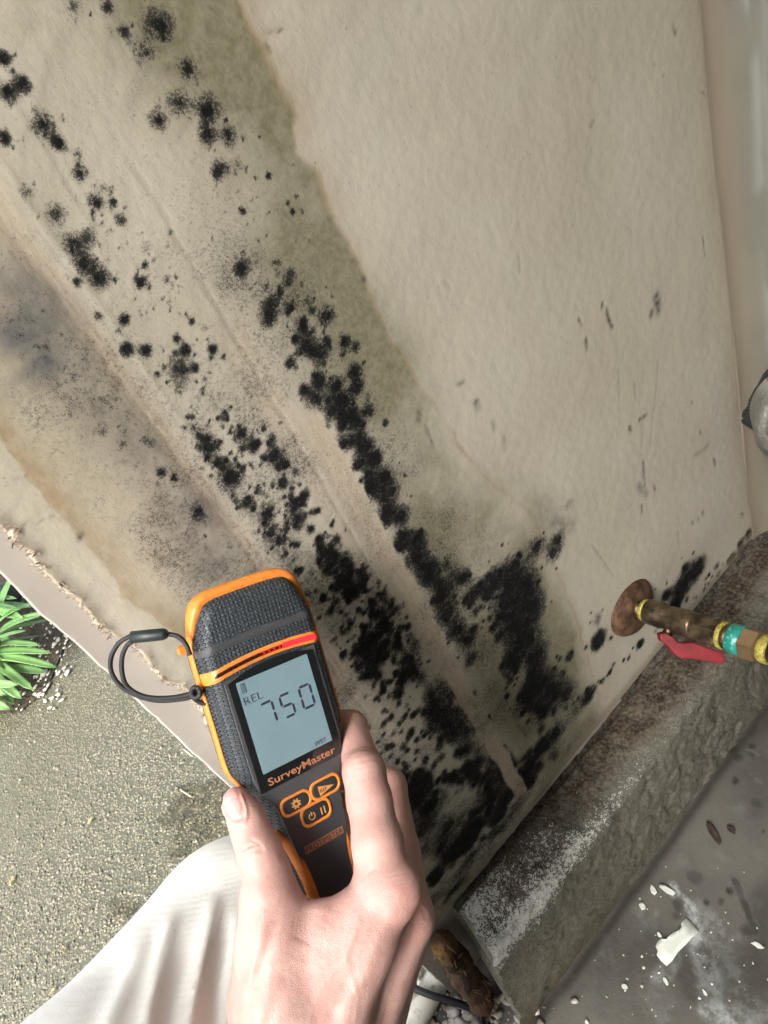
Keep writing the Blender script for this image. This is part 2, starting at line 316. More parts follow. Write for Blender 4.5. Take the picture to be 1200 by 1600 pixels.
seamdark = np.clip(.8 * fine_lines + .7 * seam(.352, .003) * sstep(.2, -.4, Zd) + .6 * seam(.178, .002) + .5 * seam(.27, .004) * sstep(-.4, 0, Zd), 0, 1) * (.5 + NZ2.fbm(Xg * 20, Zg * 90))
lip = np.exp(-(dt / .0035) ** 2) * (.6 + .8 * NZ.fbm(Zg * 200, Xg * 200))
base_band = sstep(ZB + .016, ZB + .006, Zg + .004 * NZ.fbm(Xg * 40, 1))

mw = Mat('stained_plasterboard', rough=.6, spec=.4)
fine = mw.noise(520, 2, .65); med = mw.noise(120, 3, .6); big = mw.noise(9, 2, .6)
fib = mw.noise(1, 2, .7, mw.co((900, 900, 120)))
base = mw.mix(mw.ramp(big, .25, .75), (.50, .46, .37), (.55, .52, .435))
base = mw.mix(mw.math('MULTIPLY', mw.ramp(fib, .35, .75), .12), base, (.36, .30, .22))
base = mw.mix(mw.math('MULTIPLY', mw.ramp(mw.noise(330, 2, .6), .66, .74), .4), base, (.20, .17, .12))
base = mw.mix(mw.math('MULTIPLY', mw.at('warm_bounce'), .7), base, (.43, .36, .27))  # warm light bounced near the corner, painted into the board colour
base = mw.mix(mw.math('MULTIPLY', mw.at('paper'), .75), base, mw.mix(mw.ramp(fib, .3, .7), (.47, .37, .27), (.58, .49, .38)))
base = mw.mix(mw.math('MULTIPLY', mw.at('tan'), mw.ramp(med, .2, .75, .6, 1)), base, (.33, .235, .125))
base = mw.mix(mw.math('MULTIPLY', mw.at('mild'), .62), base, mw.mix(mw.ramp(med, .35, .65), (.15, .13, .115), (.26, .22, .19)))
gfac = mw.math('MULTIPLY', mw.at('green'), mw.ramp(med, .2, .8, .72, 1.0))
base = mw.mix(mw.math('MULTIPLY', gfac, .95), base, mw.mix(mw.ramp(mw.noise(260, 3), .2, .8), (.12, .117, .062), (.215, .20, .115)))
base = mw.mix(mw.math('MULTIPLY', mw.at('tide'), .6), base, (.33, .235, .13))
base = mw.mix(mw.math('MULTIPLY', mw.at('cloud'), .9), base, (.06, .068, .078))
base = mw.mix(mw.math('MULTIPLY', mw.at('seamdark'), .5), base, (.22, .165, .11))
base = mw.mix(mw.math('MULTIPLY', mw.at('lip'), .8), base, mw.mix(fine, (.16, .10, .06), (.55, .46, .36)))
base = mw.mix(mw.math('MULTIPLY', mw.at('scuff'), mw.ramp(fine, .2, .45)), base, (.04, .037, .032))
grain = mw.noise(1500, 1, .7)
thr = mw.math('ADD', mw.math('ADD', mw.math('MULTIPLY', mw.ramp(fine, .3, .7), .34), mw.math('MULTIPLY', mw.ramp(grain, .28, .72), .42)), mw.math('MULTIPLY', mw.ramp(med, .3, .7), .18))
mmask = mw.math('MULTIPLY', mw.ramp(mw.math('SUBTRACT', mw.at('mold'), thr), -.26, .26), mw.ramp(mw.at('mold'), .2, .92, .62, 1.0))
base = mw.mix(mw.ramp(mw.at('mold'), .08, .95, 0, .6), base, (.13, .125, .115))
moldc = mw.mix(mw.math('MULTIPLY', mw.ramp(med, .35, .75), mw.ramp(fine, .3, .7)), (.004, .0045, .0055), (.030, .031, .033))
base = mw.mix(mw.math('MULTIPLY', mmask, .97), base, moldc)
base = mw.mix(mw.math('MULTIPLY', mw.at('bband'), .6), base, mw.mix(med, (.20, .165, .115), (.36, .31, .23)))
mw.color(base); mw.L.new(mw.math('MULTIPLY_ADD', mmask, -.36, .4), mw.b.inputs['Specular IOR Level'])
mw.bump(mw.math('ADD', fine, mw.math('MULTIPLY', fib, .4)), .22, .0005)

V = np.stack([Xg, Yg, Zg], -1).reshape(-1, 3)
Q = grid_quads(nz, nx)[:, ::-1]
Q = Q[:, ::-1]
# rim of the torn facing: strip going back behind the lip
rim = np.stack([tear_x(zz) - .0008 + .0012 * NZ.fbm(zz * 300, 1), np.full(nz, .0062), zz], -1)
n0 = len(V); V = np.vstack([V, rim])
i = np.arange(nz - 1); lipQ = np.stack([n0 + i, n0 + i + 1, (i + 1) * nx, i * nx], -1)
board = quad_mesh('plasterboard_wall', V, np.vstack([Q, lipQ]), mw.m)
pad = lambda a, v=0.0: np.concatenate([a.ravel(), np.full(nz, v)])
for nme, a in (('mold', mold), ('green', green), ('tan', tan), ('tide', tide), ('mild', mild), ('cloud', cloud), ('scuff', np.clip(scuff, 0, 1)), ('paper', paper), ('seamdark', np.clip(seamdark, 0, 1)), ('bband', base_band)):
    attr(board, nme, pad(a))
attr(board, 'warm_bounce', pad(np.exp(-((Xg - XC - .006) / .020) ** 2)))
attr(board, 'lip', pad(np.clip(lip, 0, 1), 1.0))
tag(board, 'water-stained beige plasterboard wall covered in black mould spots', 'wall')
# loose paper fibres along the torn edge
mfib = Mat('torn_paper_fibre', (.5, .40, .29), .8)
mfib.color(mfib.mix(mfib.ramp(mfib.noise(300, 3), .35, .65), (.34, .24, .16), (.70, .62, .52)))
fv, ff = [], []
for k in range(900):
    z = prn.uniform(.30, .78); x = float(tear_x(np.array([z]))[0]) + prn.gauss(0, .0012)
    L_ = prn.uniform(.0012, .0042); a = prn.gauss(2.3, .5); w = prn.uniform(.0003, .0009); dx, dz = math.cos(a), math.sin(a)
    y0 = prn.uniform(-.003, .004); b0 = len(fv); cu = prn.uniform(-.6, .6)
    for q in range(4):
        t = q / 3; cx = x + dx * L_ * (t - .4) - dz * cu * L_ * t * t * .4; cz = z + dz * L_ * (t - .4) + dx * cu * L_ * t * t * .4
        cy = y0 - L_ * .35 * t * t * prn.uniform(.2, 1.2); ww = w * (1 - .7 * t)
        fv += [(cx - dz * ww, cy, cz + dx * ww), (cx + dz * ww, cy - .0004, cz - dx * ww)]
    for q in range(3): ff.append((b0 + 2 * q, b0 + 2 * q + 1, b0 + 2 * q + 3, b0 + 2 * q + 2))
tag(mesh_obj('torn_paper_fibres', fv, ff, mfib.m, board), kind='stuff')
# plain board above the detailed part
mpl = Mat('plain_plasterboard', (.48, .44, .36), .8)
mpl.color(mpl.mix(mpl.noise(9, 4), (.44, .39, .31), (.52, .48, .40)))
up = mesh_obj('upper_board', [(XL + .002, .0005, Z1 - .001), (XC, .0005, Z1 - .001), (XC, .0005, 2.4), (XL + .002, .0005, 2.4)], [(0, 1, 2, 3)], mpl.m, board)

# end jamb (the smooth board that shows past the torn edge)
mj = Mat('painted_jamb', (.42, .385, .34), .5)
jb = mj.mix(mj.ramp(mj.noise(14, 4), .3, .7), (.40, .365, .325), (.47, .44, .40))
jb = mj.mix(mj.math('MULTIPLY', mj.ramp(mj.noise(60, 5, .7, mj.co((1, 1, .35))), .62, .75), .35), jb, (.24, .20, .16))
mj.color(jb); mj.bump(mj.noise(250, 3), .12, .0005)
bm = bmesh.new()
zs = np.linspace(0.0, 2.4, 700); pv = []
for z in zs:
    e = XL + .0006 * float(NZ.fbm(z * 90, 2.0)) + (-.0012 * math.exp(-((z - .66) / .012) ** 2) + .002 * max(0, float(NZ(z * 160, 7)) - .25))
    pv.append([bm.verts.new(c) for c in ((.30, .005, z), (e + .0012, .005, z), (e, .0064, z), (XL, .11, z), (.30, .11, z))])
for a, b in zip(pv[:-1], pv[1:]):
    for k in range(4): bm.faces.new((a[k + 1], a[k], b[k], b[k + 1]))
jamb = from_bm('wall_end_jamb', bm, mj.m)
tag(jamb, 'smooth grey-brown painted wall end beside the torn paper edge', 'jamb')

# ------------------------------------------------------------------ CORNER and return wall
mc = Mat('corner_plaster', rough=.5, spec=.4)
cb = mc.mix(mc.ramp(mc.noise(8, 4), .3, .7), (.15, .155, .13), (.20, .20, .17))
cb = mc.mix(mc.math('MULTIPLY', mc.at('warm_bounce'), .8), cb, (.33, .275, .205))  # same warm corner reflection, painted into the plaster colour
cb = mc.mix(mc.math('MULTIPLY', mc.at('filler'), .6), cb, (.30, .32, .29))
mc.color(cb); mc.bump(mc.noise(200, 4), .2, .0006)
RC = .034
ns, nv = 120, 420
arc = np.linspace(0, math.pi / 2, 40)
prof = [(XC + 0.0, 0.0)] + [(XC + RC * math.sin(a), -RC + RC * math.cos(a)) for a in arc[1:]] + [(XC + RC, -RC - t) for t in np.linspace(.004, .05, 12)] + [(XC + RC, -RC - .05 - t) for t in np.linspace(.05, 1.4, 28)]
prof = np.array(prof); zc = np.linspace(ZB - .004, 1.05, nv)
Pz, Pi = np.meshgrid(zc, np.arange(len(prof)), indexing='ij')
px_ = prof[Pi, 0]; py_ = prof[Pi, 1]
arcl = np.concatenate([[0], np.cumsum(np.hypot(*np.diff(prof, axis=0).T))])[Pi]
fil = np.clip(np.exp(-((arcl - .036 - .006 * NZ.fbm(Pz * 9, 4)) / .004) ** 2) * sstep(-.1, .25, NZ.fbm(Pz * 14, arcl * 40, 3)) * 1.4 + .7 * np.exp(-((arcl - .05 - .01 * NZ.fbm(Pz * 7, 9)) / .003) ** 2), 0, 1)
warm_bounce = np.exp(-((arcl - .006) / .020) ** 2)
dsp = .0016 * NZ.fbm(Pz * 10, arcl * 30, 1) - .0015 * fil
nrmx = -np.clip(arcl / .053, 0, 1); nrmy = -(1 - np.clip(arcl / .053, 0, 1))
Vc = np.stack([px_ - dsp * nrmx * -1, py_ + dsp * nrmy * -1 - .0004, Pz], -1)
Vc[:, 0, 1] = .0002
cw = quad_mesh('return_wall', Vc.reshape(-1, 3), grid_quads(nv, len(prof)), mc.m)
attr(cw, 'filler', fil); attr(cw, 'warm_bounce', warm_bounce)
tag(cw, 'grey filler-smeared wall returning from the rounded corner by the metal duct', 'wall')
mesh_obj('upper_wall', [(XC, 0, 1.049), (XC + RC, -RC, 1.049), (XC + RC, -1.48, 1.049), (XC, 0, 2.4), (XC + RC, -RC, 2.4), (XC + RC, -1.48, 2.4)], [(0, 1, 4, 3), (1, 2, 5, 4)], mpl.m, cw, smooth=False)

# ------------------------------------------------------------------ GROUND, FLOOR, KERB
mg = Mat('exposed_aggregate', rough=.5, spec=.5)
v1 = mg.voro(230); vcol = mg.node('ShaderNodeTexVoronoi'); vcol.inputs['Scale'].default_value = 230; mg.L.new(mg.co(), vcol.inputs['Vector'])
sep = mg.node('ShaderNodeSeparateColor'); mg.L.new(vcol.outputs['Color'], sep.inputs[0])
gb = mg.mix(sep.outputs[0], (.115, .108, .070), (.215, .203, .14))
gb = mg.mix(mg.ramp(sep.outputs[1], .93, .98), gb, (.30, .29, .23))
gb = mg.mix(mg.ramp(v1, .35, .62), gb, (.085, .082, .058))
gb = mg.mix(mg.math('MULTIPLY', mg.ramp(mg.noise(1.4, 3), .45, .65), .45), gb, (.20, .195, .15))
gb = mg.mix(mg.math('MULTIPLY', mg.ramp(mg.noise(3.2, 4), .45, .62), .45), gb, (.10, .096, .055))
mg.color(gb)
wet = mg.ramp(mg.noise(2.6, 3, .5), .40, .60)
mg.rough(mg.ramp(wet, 0, 1, .55, .16))
mg.bump(mg.ramp(v1, .0, .65, 1, 0), .55, .0025)
G = 60
ground = mesh_obj('ground', [(-G, -G, 0), (G, -G, 0), (G, G, 0), (-G, G, 0)], [(0, 1, 2, 3)], mg.m)
tag(ground, 'wet exposed aggregate concrete ground', kind='structure')

mf = Mat('stained_concrete_floor', rough=.45, spec=.45)
fb = mf.mix(mf.ramp(mf.noise(5, 5, .6), .3, .7), (.065, .061, .050), (.14, .134, .117))
fb = mf.mix(mf.math('MULTIPLY', mf.ramp(mf.noise(38, 5, .65), .52, .7), .5), fb, (.18, .182, .172))
fb = mf.mix(mf.math('MULTIPLY', mf.at('smear'), mf.ramp(mf.noise(90, 5, .7), .35, .62)), fb, (.40, .43, .42))
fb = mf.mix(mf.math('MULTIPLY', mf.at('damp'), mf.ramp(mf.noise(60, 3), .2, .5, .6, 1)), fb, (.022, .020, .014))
mf.color(fb); mf.rough(mf.ramp(mf.noise(12, 3), .35, .65, .5, .75)); mf.bump(mf.noise(160, 5, .65), .4, .0015)
fx = np.linspace(-.07, .66, 290); fy = np.linspace(-.62, .03, 260)
FX, FY = np.meshgrid(fx, fy, indexing='ij')
smear = np.zeros_like(FX); damp = np.zeros_like(FX)
def fpt(x, y, r, d, arr, y2=None, x2=None):
    a = at_z(x, y, .004)[:2]; b = at_z(x2 if x2 else x, y2 if y2 else y + .1, .004)[:2]; ab = b - a
    t = np.clip(((FX - a[0]) * ab[0] + (FY - a[1]) * ab[1]) / (ab @ ab + 1e-12), 0, 1)
    q = np.hypot(FX - a[0] - t * ab[0], FY - a[1] - t * ab[1]) / (r * .00080) + .5 * NZ.fbm(FX * 130, FY * 130, x * .1)
    np.maximum(arr, d * (1 - sstep(.6, 1.3, q)), out=arr)
for a in [(1050, 1390, 8, .9, 1420, 1078), (1085, 1440, 10, .9, 1500, 1098), (1095, 1480, 14, .75, 1555, 1112), (1050, 1500, 10, .5, 1530, 1030), (1110, 1570, 14, .8, 1598, 1135), (1100, 1450, 26, .35, 1540, 1130), (1160, 1590, 26, .4, 1610, 1190), (1010, 1430, 14, .3, 1431, 1012)]:
    fpt(a[0], a[1], a[2], a[3], smear, a[4], a[5])
for a in [(1145, 1170, 9, 1), (1152, 1183, 7, .9), (1174, 1166, 5, .9), (1176, 1180, 4, .8), (1114, 1203, 5, 1), (1149, 1221, 6, 1), (1060, 1412, 8, .7), (1104, 1411, 3, 1), (1127, 1409, 5, .8), (1140, 1392, 4, 1), (1168, 1453, 9, .7), (1183, 1495, 11, .6), (1193, 1299, 3, 1), (1180, 1254, 8, .5), (1085, 1370, 10, .5), (1130, 1545, 18, .5), (1175, 1560, 18, .4), (1057, 1431, 6, .6), (980, 1470, 40, .35), (960, 1540, 40, .3)]:
    fpt(*a, damp)
fpt(1148, 1376, 4, .8, damp, 1455, 1180)
damp = np.maximum(damp, .85 * np.exp(-((FY + .079 + .003 * NZ.fbm(FX * 30, 4)) / .006) ** 2)); damp = np.maximum(damp, np.clip(.55 * sstep(.02, .22, NZ.fbm(FX * 9, FY * 9, 6.1)), 0, .5))  # darker line along the kerb foot, then scattered damp patches
fz = .004 + .0006 * NZ.fbm(FX * 25, FY * 25)
floor = quad_mesh('floor', np.stack([FX, FY, fz], -1).reshape(-1, 3), grid_quads(len(fx), len(fy)), mf.m)
attr(floor, 'smear', smear); attr(floor, 'damp', damp); tag(floor, 'grey stained concrete floor', kind='structure')
far = mesh_obj('floor_slab', [(-.07, -3, .003), (3, -3, .003), (3, .02, .003), (-.07, .02, .003)], [(0, 1, 2, 3)], mf.m); tag(far, 'grey concrete floor slab', kind='structure')

# kerb upstand under the wall
KT = ZB - .004
kprof = [(.05, KT - .004), (.02, KT - .002), (.0, KT - .012), (-.003, KT - .010), (-.006, KT - .001), (-.012, KT), (-.024, KT - .001), (-.036, KT - .003), (-.048, KT - .004), (-.057, KT - .0065), (-.062, KT - .012), (-.0645, KT - .022), (-.067, KT - .04), (-.069, KT - .06), (-.071, KT - .085), (-.073, KT - .11), (-.074, .0)]
kp = np.array(kprof); sl_ = np.concatenate([[0], np.cumsum(np.hypot(*np.diff(kp, axis=0).T))])
sv = np.linspace(0, sl_[-1], 130); kY = np.interp(sv, sl_, kp[:, 0]); kZ = np.interp(sv, sl_, kp[:, 1])
K0 = .018
kx = np.linspace(K0, .70, 330)
KX, KI = np.meshgrid(kx, np.arange(len(sv)), indexing='ij'); KY = kY[KI]; KZ = kZ[KI]; KS = sv[KI]
big = .0022 * NZ.fbm(KX * 16, KS * 16, 2, 3) + .0018 * NZ.fbm(KX * 70, KS * 70, 5, 4) + .0012 * NZ2.fbm(KX * 260, KS * 260, 5, 2)
pit = -.0018 * sstep(.14, .26, NZ2.fbm(KX * 55, KS * 55, 9, 3)); dn = big + pit
ridge_w = np.exp(-((KS - .112) / .03) ** 2)
dn += -.004 * sstep(.08, .02, KX - K0) * ridge_w
nY = np.interp(sv, [0, .10, .14, sl_[-1]], [0, 0, -.9, -1])[KI]; nZ = np.interp(sv, [0, .10, .14, sl_[-1]], [1, 1, .35, 0])[KI]
endjag = np.exp(-((KX - K0) / .03)) * (.010 * NZ.fbm(KS * 30, 3) + .004 * NZ.fbm(KS * 130, 3))
Vk = np.stack([KX + endjag - .16 * np.clip(KS - .10, 0, 1) * np.exp(-((KX - K0) / .05)), KY + dn * nY, KZ + dn * nZ], -1)
effl = np.clip(.62 * sstep(.24, .02, KX) * np.exp(-((KS - .092 - .02 * NZ.fbm(KX * 25, KS * 25, 7)) / .034) ** 2) * 1.2 * (.8 + .8 * NZ.fbm(KX * 40, KS * 40, 3)) + .45 * np.exp(-((KS - .118) / .012) ** 2) * sstep(.45, .1, KX), 0, 1)
brown = np.clip(1.15 * sstep(.125, .09, KS + .03 * NZ.fbm(KX * 12, KS * 20)), 0, 1)
lowd = sstep(.06, .0, KZ) * sstep(.30, .08, KX)
mk = Mat('rough_kerb_concrete', rough=.9, spec=.3)
n1 = mk.noise(60, 6, .7); n2 = mk.noise(260, 5, .7); n3 = mk.noise(16, 4)
kb = mk.mix(mk.ramp(n2, .3, .7), (.085, .079, .061), (.20, .19, .155))
kb = mk.mix(mk.ramp(n3, .35, .7, 0, .5), kb, (.17, .16, .12))
kb = mk.mix(mk.math('MULTIPLY', mk.at('brown'), mk.ramp(n1, .34, .6, .5, 1)), kb, mk.mix(mk.ramp(n2, .38, .66), (.014, .010, .007), (.12, .09, .06)))
kb = mk.mix(mk.math('MULTIPLY', mk.at('lowd'), .75), kb, (.085, .072, .045))
kb = mk.mix(mk.math('MULTIPLY', mk.at('effl'), .8), kb, (.05, .05, .048))
wmask = mk.ramp(mk.math('SUBTRACT', mk.at('effl'), mk.math('ADD', mk.math('MULTIPLY', mk.ramp(n2, .32, .68), .55), mk.math('MULTIPLY', mk.ramp(mk.noise(900, 2), .3, .7), .5))), -.10, .12)
kb = mk.mix(wmask, kb, (.52, .52, .48))
kb = mk.mix(mk.math('MULTIPLY', mk.ramp(mk.noise(420, 3, .7), .60, .70), .7), kb, (.03, .026, .02))
mk.color(kb); mk.bump(n2, .6, .003); mk.bump(mk.noise(700, 3), .4, .001)
# end cap closes the broken end
nvk = len(sv); Qk = grid_quads(len(kx), nvk)
endc = np.array([[K0 + .02, -.02, .05]]); ci = len(Vk.reshape(-1, 3))
kerb = quad_mesh('concrete_kerb', np.vstack([Vk.reshape(-1, 3), endc]), np.vstack([Qk, np.stack([np.full(nvk - 1, ci), np.arange(nvk - 1), np.arange(1, nvk), np.arange(1, nvk)], -1)[:0].reshape(0, 4)]), mk.m)
for nme, a in (('effl', effl), ('brown', brown), ('lowd', lowd)): attr(kerb, nme, np.concatenate([a.ravel(), [0]]))
capv = Vk[0]; cv = list(map(tuple, capv)) + [(K0 + .012, .0, 0.0), (K0 + .012, .05, 0.0)]
mesh_obj('broken_end', [(x + (.003 if k < nvk else 0), y, z) for k, (x, y, z) in enumerate(cv)], [tuple(range(nvk)) + (nvk, nvk + 1)], mk.m, kerb, smooth=False)
tag(kerb, 'rough weathered concrete kerb running under the plasterboard wall', 'kerb')

# ------------------------------------------------------------------ covered place, out of frame: soffit and rear wall added to block light
mr = Mat('rendered_shelter', (.30, .28, .25), .9)
mr.color(mr.mix(mr.noise(4, 4), (.13, .122, .108), (.18, .17, .15)))
def slab(name, x0, x1, y0, y1, z0, z1, label):
    bm = bmesh.new(); bmesh.ops.create_cube(bm, size=1)
    for v in bm.verts: v.co = ((x0 + x1) / 2 + v.co.x * (x1 - x0), (y0 + y1) / 2 + v.co.y * (y1 - y0), (z0 + z1) / 2 + v.co.z * (z1 - z0))
    return tag(from_bm(name, bm, mr.m), label, kind='structure')
slab('shade_soffit', -.02, 3.2, -1.09, -.002, 1.70, 1.8, 'unseen soffit added to shade the covered bay')
slab('wall_right', 3.1, 3.2, -1.08, .0, 0, 1.69, 'rendered wall of the covered bay')
slab('shade_wall', -1.12, 3.09, -1.3, -1.1, 0, 3.2, 'unseen rear wall added to block the light')  # tall unseen wall, placed to darken the right side

# ------------------------------------------------------------------ generic shapes
def tube(name, pts, rad, mat, parent=None, seg=12, caps=True, closed=False, smooth=True):
    P = [Vector(map(float, p)) for p in pts]; n = len(P); rad = rad if hasattr(rad, '__len__') else [rad] * n
    V_, F_ = [], []; up = None
    for i in range(n):
        a = P[(i - 1) % n] if (i > 0 or closed) else P[i]; b = P[(i + 1) % n] if (i < n - 1 or closed) else P[i]
        t = (b - a).normalized()
        if up is None: up = t.orthogonal().normalized()
        up = (up - t * up.dot(t)).normalized(); s = t.cross(up)
        for k in range(seg):
            w = 2 * math.pi * k / seg; V_.append(P[i] + (up * math.cos(w) + s * math.sin(w)) * rad[i])
    for i in range(n if closed else n - 1):
        for k in range(seg):
            a, b = i * seg + k, i * seg + (k + 1) % seg; c = ((i + 1) % n) * seg
            F_.append((a, b, c + (k + 1) % seg, c + k))
    if caps and not closed:
        F_.append(tuple(range(seg))[::-1]); F_.append(tuple((n - 1) * seg + k for k in range(seg)))
    return mesh_obj(name, V_, F_, mat, parent, smooth)
def smooth_path(P, m=6, closed=False):
    P = [np.array(p, float) for p in P]; n = len(P); out = []
    for i in range(n if closed else n - 1):
        p0, p1, p2, p3 = [P[(i + k) % n] if closed else P[min(max(i + k, 0), n - 1)] for k in (-1, 0, 1, 2)]
        for j in range(m):
            t = j / m
            out.append(.5 * ((2 * p1) + (-p0 + p2) * t + (2 * p0 - 5 * p1 + 4 * p2 - p3) * t * t + (-p0 + 3 * p1 - 3 * p2 + p3) * t ** 3))
    if not closed: out.append(P[-1])
    return out
def lathe(name, origin, axis, prof, mat, parent=None, seg=40, smooth=True, hexa=False, rot=0.0):
    ax = Vector(axis).normalized(); u = ax.orthogonal().normalized(); w = ax.cross(u); o = Vector(origin)
    seg = 6 if hexa else seg; V_, F_ = [], []
    for (s, r) in prof:
        for k in range(seg):
            a = 2 * math.pi * k / seg + rot; V_.append(o + ax * s + (u * math.cos(a) + w * math.sin(a)) * r)
    for i in range(len(prof) - 1):
        for k in range(seg):
            a, b = i * seg + k, i * seg + (k + 1) % seg
            F_.append((a, b, b + seg, a + seg))
    F_.append(tuple(range(seg))[::-1]); F_.append(tuple((len(prof) - 1) * seg + k for k in range(seg)))
    return mesh_obj(name, V_, F_, mat, parent, smooth and not hexa)
def prism(name, poly, ext, mat, parent=None):            # planar 3-D polygon extruded by a vector
    n = len(poly); P = [Vector(map(float, p)) for p in poly]; e = Vector(map(float, ext))
    return mesh_obj(name, P + [p + e for p in P], [tuple(range(n))[::-1], tuple(range(n, 2 * n))] + [(i, (i + 1) % n, n + (i + 1) % n, n + i) for i in range(n)], mat, parent, False)

# ------------------------------------------------------------------ MOISTURE METER (local millimetres, x right, y up the device, z to the viewer)
RD = np.array([[0.812793, 0.272263, -0.515015], [-0.266933, 0.959856, 0.086157], [0.517797, 0.067447, 0.85284]])
TD = np.array([-76.626966, 88.086854, 378.412163])
def dl(x, y, z): return TD + RD[:, 0] * (x + 21) - RD[:, 1] * y - RD[:, 2] * z      # device mm -> camera mm
meter = empty('moisture_meter')
ex, ey, ez, oo = R @ RD[:, 0], -(R @ RD[:, 1]), -(R @ RD[:, 2]), cam2w(dl(0, 0, 0) / 1000)
MM = Matrix.Identity(4)
for i in range(3): MM[i][0], MM[i][1], MM[i][2], MM[i][3] = ex[i] * .001, ey[i] * .001, ez[i] * .001, oo[i]
meter.matrix_world = MM
tag(meter, 'grey and orange handheld moisture meter showing 750, held in the hand', 'meter')
half = [(0, 47.6), (12, 47.5), (20.5, 46.8), (26, 44.4), (30, 38.5), (33.4, 28), (35.2, 19), (35.4, 0), (35.4, -22), (35.4, -41), (34.0, -48.5), (30, -56), (25.2, -64), (21.8, -74), (20.3, -88), (20.6, -102), (22, -115), (22.4, -130), (20.5, -143), (14, -149.5), (0, -151)]
hp = [np.array(p) for p in smooth_path(half, 6)]
outl = np.array(hp + [np.array((-p[0], p[1])) for p in hp[-2:0:-1]])                 # clockwise from the top
NO = len(outl)
tn = np.roll(outl, -1, 0) - np.roll(outl, 1, 0); tn /= np.linalg.norm(tn, axis=1)[:, None]
inn = np.stack([tn[:, 1], -tn[:, 0]], 1)
if ((outl + inn * 2)[0, 1] > outl[0, 1]): inn = -inn
def edge_dist(x, y):
    a = outl; b = np.roll(outl, -1, 0); ab = b - a; p = np.array([x, y])
    t = np.clip(((p - a) * ab).sum(1) / (ab * ab).sum(1), 0, 1); return np.hypot(*(a + ab * t[:, None] - p).T).min()
DEPTH = 13.0; INS = 9.0
def zprof(d): t = min(d / INS, 1); return -DEPTH * (1 - t) ** 2.4
def zf(x, y): return zprof(edge_dist(x, y))
mrub = Mat('grey_rubber', (.045, .055, .064), .5, spec=.45)
tcx = mrub.co((1, 1, 1)); sp = mrub.node('ShaderNodeSeparateXYZ'); mrub.L.new(tcx, sp.inputs[0])
ka = 2 * math.pi / 4.4
s1 = mrub.math('SINE', mrub.math('MULTIPLY', mrub.math('ADD', sp.outputs[0], sp.outputs[1]), ka)); s2 = mrub.math('SINE', mrub.math('MULTIPLY', mrub.math('SUBTRACT', sp.outputs[0], sp.outputs[1]), ka))
dots = mrub.ramp(mrub.math('MULTIPLY', s1, s2), .05, .7)
mrub.color(mrub.mix(dots, (.034, .042, .050), (.075, .09, .102)))
mrub.bump(dots, 1.0, .35); mrub.rough(mrub.ramp(mrub.noise(.3, 3), .3, .7, .42, .6))
mpan = Mat('grey_panel', (.050, .053, .057), .55); mpan.bump(mpan.noise(2.0, 3), .15, .05)
mpan.color(mpan.mix(mpan.noise(.06, 3), (.045, .048, .052), (.062, .064, .068)))
mor = Mat('orange_plastic', (.80, .27, .035), .42); mor.color(mor.mix(mor.ramp(mor.noise(.35, 4, .65), .35, .75), (.78, .26, .04), (.60, .20, .045))); mor.rough(mor.ramp(mor.noise(.5, 4), .3, .7, .3, .55))
mgl = Mat('black_glass', (.010, .011, .012), .12, spec=.6)
mlcd = Mat('lit_display', (.20, .30, .34), .12); mlcd.color(mlcd.mix(mlcd.noise(.03, 2), (.13, .20, .22), (.17, .25, .28)))
mlcd.b.inputs['Emission Color'].default_value = (.36, .55, .66, 1); mlcd.b.inputs['Emission Strength'].default_value = .03
mseg = Mat('display_segment', (.03, .035, .06), .4)
mtxt = Mat('copper_print', (.40, .17, .085), .45)
mled = Mat('red_led', (.3, .004, .004), .3); mled.b.inputs['Emission Color'].default_value = (1, .008, .012, 1); mled.b.inputs['Emission Strength'].default_value = 1.6
mledh = Mat('dim_led', (.25, .004, .004), .3); mledh.b.inputs['Emission Color'].default_value = (1, .01, .012, 1); mledh.b.inputs['Emission Strength'].default_value = .22
mledo = Mat('dark_led', (.10, .008, .008), .25)

# housing: front and back shells from inset rings
rings, F_ = [], []
for d in (0, .5, 1.2, 2.2, 3.5, 5, 6.8, 9.0): rings.append((d, zprof(d)))
V_ = []
for d, z in rings:
    q = outl + inn * d; V_ += [(x, y, z) for x, y in q]
for k in range(len(rings) - 1):
    for i in range(NO): j = (i + 1) % NO; F_.append((k * NO + i, (k + 1) * NO + i, (k + 1) * NO + j, k * NO + j))
F_.append(tuple((len(rings) - 1) * NO + i for i in range(NO))[::-1])
o_ = mesh_obj('front_housing', V_, F_, mrub.m, meter)
V_, F_ = [], []
br = [(0, -DEPTH), (.4, -20), (1.5, -26), (4, -31), (8, -33.5)]
for d, z in br:
    q = outl + inn * d; V_ += [(x, y, z) for x, y in q]
for k in range(len(br) - 1):
    for i in range(NO): j = (i + 1) % NO; F_.append((k * NO + i, k * NO + j, (k + 1) * NO + j, (k + 1) * NO + i))
F_.append(tuple((len(br) - 1) * NO + i for i in range(NO)))
mesh_obj('back_housing', V_, F_, mpan.m, meter)
